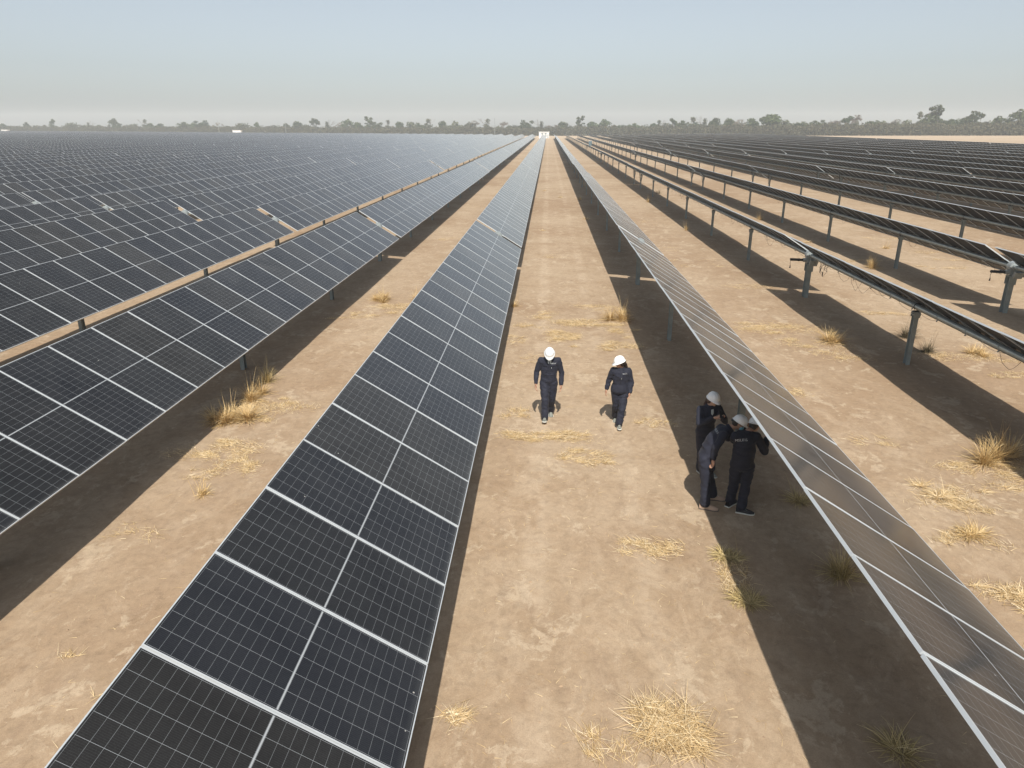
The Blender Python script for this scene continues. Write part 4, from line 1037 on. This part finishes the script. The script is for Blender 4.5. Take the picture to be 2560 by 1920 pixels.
# -- man walking towards the camera, head bowed
gx, gy = .10, 15.05; g0 = gz(gx, gy)
J = dict(pelvis=(0, 0, .93), waist=(.0, .0, 1.09), chest=(.01, -.015, 1.29), neck=(.01, -.035, 1.455), head=(.005, -.095, 1.565),
         shR=(-.185, -.01, 1.385), elR=(-.275, .02, 1.10), wrR=(-.285, -.09, .87), shL=(.205, -.01, 1.385), elL=(.285, .03, 1.09), wrL=(.275, -.06, .84),
         hipR=(-.095, 0, .86), knR=(-.075, -.16, .49), anR=(-.075, -.22, .10), hipL=(.095, .0, .86), knL=(.075, .03, .47), anL=(.055, .22, .115))
root, cl, V_, cd, up, rt_, Bt = person('man in navy overall walking with bowed head, open collar, white helmet', (gx, gy, g0), J, (0, -.84, -.52), (0, -.5, .85), 'm', seed=1, chest_dir=(0, -1, .05), beard=True)
shoe(root, V_['anR'] + Vector((0, 0, .01)), (-.05, -1, 0), ('shoe_grey', 'sole'), R(14), 1.08); shoe(root, V_['anL'] + Vector((0, 0, -.012)), (.1, -1, 0), ('shoe_grey', 'sole'), R(-12), 1.08)
patch(cl, V_['chest'] + Vector((-.085, 0, .0)), (0, -1, 0), (0, 0, 1), .12, .045, 'pocket_flap', M['navy'], root, .012, .012)
patch(cl, V_['chest'] + Vector((.085, 0, .0)), (0, -1, 0), (0, 0, 1), .12, .045, 'pocket_flap', M['navy'], root, .012, .012)
lettering(cl, V_['chest'] + Vector((.09, 0, .045)), (0, -1, 0), (0, 0, 1), 'MSU', .034, root, 'Green\nEnergy', .016)
patch(cl, V_['chest'] + Vector((.0, 0, .115)), (0, -1, 0), (0, 0, 1), .075, .10, 'shirt', M['white_cloth'], root, .006, .03)
patch(cl, V_['waist'] + Vector((0, 0, -.01)), (0, -1, 0), (0, 0, 1), .28, .035, 'waistband', M['navy'], root, .008)
patch(cl, V_['chest'] + Vector((.0, 0, -.03)), (0, -1, 0), (0, 0, 1), .022, .36, 'zip_placket', M['navy'], root, .008)
patch(cl, V_['chest'] + Vector((.045, 0, -.045)), (0, -1, 0), (0, 0, 1), .006, .03, 'zip_tag', M['print'], root, .004)

# -- woman walking, looking to her right, dark ponytail
gx, gy = 1.66, 14.72; g0 = gz(gx, gy)
J = dict(pelvis=(0, 0, .86), waist=(-.005, 0, 1.00), chest=(-.01, -.01, 1.17), neck=(-.01, -.02, 1.335), head=(-.035, -.045, 1.455),
         shR=(-.170, -.005, 1.265), elR=(-.245, .06, 1.02), wrR=(-.290, .02, .83), shL=(.160, -.005, 1.265), elL=(.235, .0, 1.00), wrL=(.200, -.10, .80),
         hipR=(-.09, 0, .80), knR=(-.07, .02, .44), anR=(-.05, .24, .11), hipL=(.09, .0, .80), knL=(.05, -.15, .45), anL=(-.005, -.20, .095), tail=(.05, .03, 0))
root, cl, V_, cd, up, rt_, Bt = person('woman in navy jacket and trousers walking, looking sideways, dark ponytail, white helmet', (gx, gy, g0), J, (-.92, -.35, -.18), (-.1, 0, 1), 'f', seed=5, chest_dir=(0, -1, 0), glasses=True, fat=1.0)
shoe(root, V_['anL'], (0, -1, 0), ('shoe_grey', 'sole'), R(6), .98); shoe(root, V_['anR'] + Vector((0, 0, -.01)), (-.1, -1, 0), ('shoe_grey', 'sole'), R(-14), .98)
mb = MB(); n = 28; vs = []; fs = []          # jacket hem
for k, (zz, rr_) in enumerate(((.965, 1.0), (.90, 1.12), (.83, 1.16), (.765, 1.14), (.762, 1.08))):
    for i in range(n): a = 2 * math.pi * i / n; vs.append((.176 * rr_ * math.cos(a) + .006 * math.sin(5 * a + k), .132 * rr_ * math.sin(a), zz + .005 * math.sin(3 * a)))
for k in range(4):
    for i in range(n): fs.append((k * n + i, k * n + (i + 1) % n, (k + 1) * n + (i + 1) % n, (k + 1) * n + i))
mb.add(vs, fs); mb.build('jacket_hem', M['navy'], root, True)
lettering(cl, V_['chest'] + Vector((.085, 0, .045)), (0, -1, 0), (0, 0, 1), 'MSU', .032, root, 'Green\nEnergy', .015)
patch(cl, V_['chest'] + Vector((.0, 0, -.02)), (0, -1, 0), (0, 0, 1), .022, .34, 'zip_placket', M['navy'], root, .008)
patch(cl, V_['chest'] + Vector((.01, 0, -.05)), (0, -1, 0), (0, 0, 1), .007, .035, 'zip_tag', M['print'], root, .006)
patch(cl, V_['chest'] + Vector((-.08, 0, .0)), (0, -1, 0), (0, 0, 1), .11, .04, 'pocket_flap', M['navy'], root, .010, .01)

# -- worker bending towards the panel edge, masked, seen from his right side
gx, gy = 2.88, 11.18; g0 = gz(gx, gy)
J = dict(pelvis=(-.07, .02, .98), waist=(-.02, .03, 1.14), chest=(.10, .05, 1.31), neck=(.275, .07, 1.44), head=(.405, .075, 1.53),
         shR=(.130, -.12, 1.39), elR=(.0, -.20, 1.19), wrR=(-.02, -.19, .985), shL=(.16, .22, 1.38), elL=(.29, .24, 1.18), wrL=(.42, .16, 1.22),
         hipR=(-.13, -.07, .91), knR=(-.09, -.10, .50), anR=(-.07, -.14, .10), hipL=(-.10, .12, .91), knL=(.02, .17, .50), anL=(.14, .20, .10))
root, cl, V_, cd, up, rt_, Bt = person('worker in navy overall bending forward beside the tilted panels, blue face mask, tan boots', (gx, gy, g0), J, (.90, -.12, -.36), (.36, 0, .93), 'm', seed=9, chest_dir=(.72, -.05, -.69), mask=True, glasses=True,
    hands={'R': ((0, -.05, -1), (-1, -.2, 0), -1, .85), 'L': ((.8, -.3, .4), (0, 0, -1), 1, .4)})
shoe(root, V_['anR'], (.96, -.28, 0), ('boot_tan', 'sole_dark'), 0, 1.18); shoe(root, V_['anL'], (.98, -.15, 0), ('boot_tan', 'sole_dark'), 0, 1.18)
bd = Vector((-.62, -.35, .70)); lettering(cl, V_['chest'] + bd * .08 + Vector((-.02, .0, .02)), bd, (.72, 0, .69), 'MSU', .062, root, 'Green\nEnergy', .026)

# -- woman behind him photographing with a phone
gx, gy = 3.08, 12.35; g0 = gz(gx, gy)
J = dict(pelvis=(-.07, 0, .90), waist=(-.07, -.01, 1.06), chest=(-.05, -.02, 1.25), neck=(-.035, -.03, 1.42), head=(-.005, -.055, 1.54),
         shR=(-.21, -.05, 1.345), elR=(-.235, -.17, 1.11), wrR=(-.03, -.29, 1.27), shL=(.13, .0, 1.345), elL=(.235, -.14, 1.15), wrL=(.165, -.31, 1.30),
         hipR=(-.13, 0, .82), knR=(-.10, -.01, .46), anR=(-.08, .05, .09), hipL=(.05, .0, .82), knL=(.07, -.03, .46), anL=(.10, .0, .09), tail=(-.06, .02, 0))
root, cl, V_, cd, up, rt_, Bt = person('long-haired woman in navy overall and white helmet holding up a dark phone in the shade', (gx, gy, g0), J, (.50, -.84, -.16), (.08, -.1, 1), 'f', 'skin_fair', 'hair_brown', seed=13, chest_dir=(.25, -.97, 0),
    hands={'R': ((.85, -.35, .35), (.2, -.6, -.75), 1, .2, (.1, .15, .9, 1.0)), 'L': ((-.55, -.45, .6), (-.1, -.5, -.8), -1, .8)}, glasses=False)
shoe(root, V_['anR'], (.3, -1, 0), ('shoe_grey', 'sole'), 0, 1.0); shoe(root, V_['anL'], (.4, -1, 0), ('shoe_grey', 'sole'), 0, 1.0)
patch(cl, V_['chest'] + Vector((.02, 0, .085)), (.25, -.97, 0), (0, 0, 1), .05, .09, 'shirt', M['white_cloth'], root, .006, .03)
Mx = Matrix.Translation(Vector((gx, gy, g0)) + Vector((.085, -.395, 1.40))) @ Matrix.Rotation(R(15), 4, 'Z') @ Matrix.Rotation(R(-35), 4, 'X')
ph = empty('phone', Mx.translation, 'dark mobile phone held up by the long-haired woman', 'phone'); ph.rotation_euler = Mx.to_euler()
mb = MB(); mb.box(-.037, .037, -.0045, .0045, -.078, .078); mb.build('case', M['black'], ph)
mb = MB(); mb.box(-.034, .034, .0048, .0056, -.074, .074); mb.build('screen', M['dark'], ph)
mb = MB(); mb.box(-.03, -.008, -.0065, -.0047, .045, .07); mb.build('camera_bump', M['dark'], ph)

# -- third worker, back to the camera, reaching under the panel edge
gx, gy = 3.36, 11.02; g0 = gz(gx, gy)
J = dict(pelvis=(.0, 0, .92), waist=(.0, 0, 1.08), chest=(.01, .03, 1.28), neck=(.06, .09, 1.44), head=(.175, .165, 1.515),
         shR=(.20, .05, 1.37), elR=(.36, .06, 1.08), wrR=(.41, .20, 1.27), shL=(-.17, .02, 1.385), elL=(-.12, .26, 1.20), wrL=(.08, .42, 1.35),
         hipR=(.10, 0, .86), knR=(.09, -.01, .49), anR=(.04, -.10, .10), hipL=(-.09, .03, .86), knL=(-.08, .07, .49), anL=(-.10, .13, .10))
root, cl, V_, cd, up, rt_, Bt = person('worker seen from behind, white lettering across his navy back, reaching under the panel edge', (gx, gy, g0), J, (.62, .62, -.25), (.1, .2, .97), 'm', seed=21, chest_dir=(.12, .99, -.05), fat=1.02,
    hands={'R': ((.1, .4, .9), (-.9, .2, 0), 1, .5), 'L': ((.5, .5, .5), (0, 0, -1), -1, .5)})
shoe(root, V_['anR'], (.86, -.28, 0), ('shoe_black', 'sole'), 0, 1.12); shoe(root, V_['anL'], (.5, .5, 0), ('shoe_black', 'sole'), 0, 1.12)
lettering(cl, V_['chest'] + Vector((-.085, 0, .035)), (-.06, -1, .08), (-.12, 0, 1), 'MSU', .066, root, 'Green\nEnergy', .028)
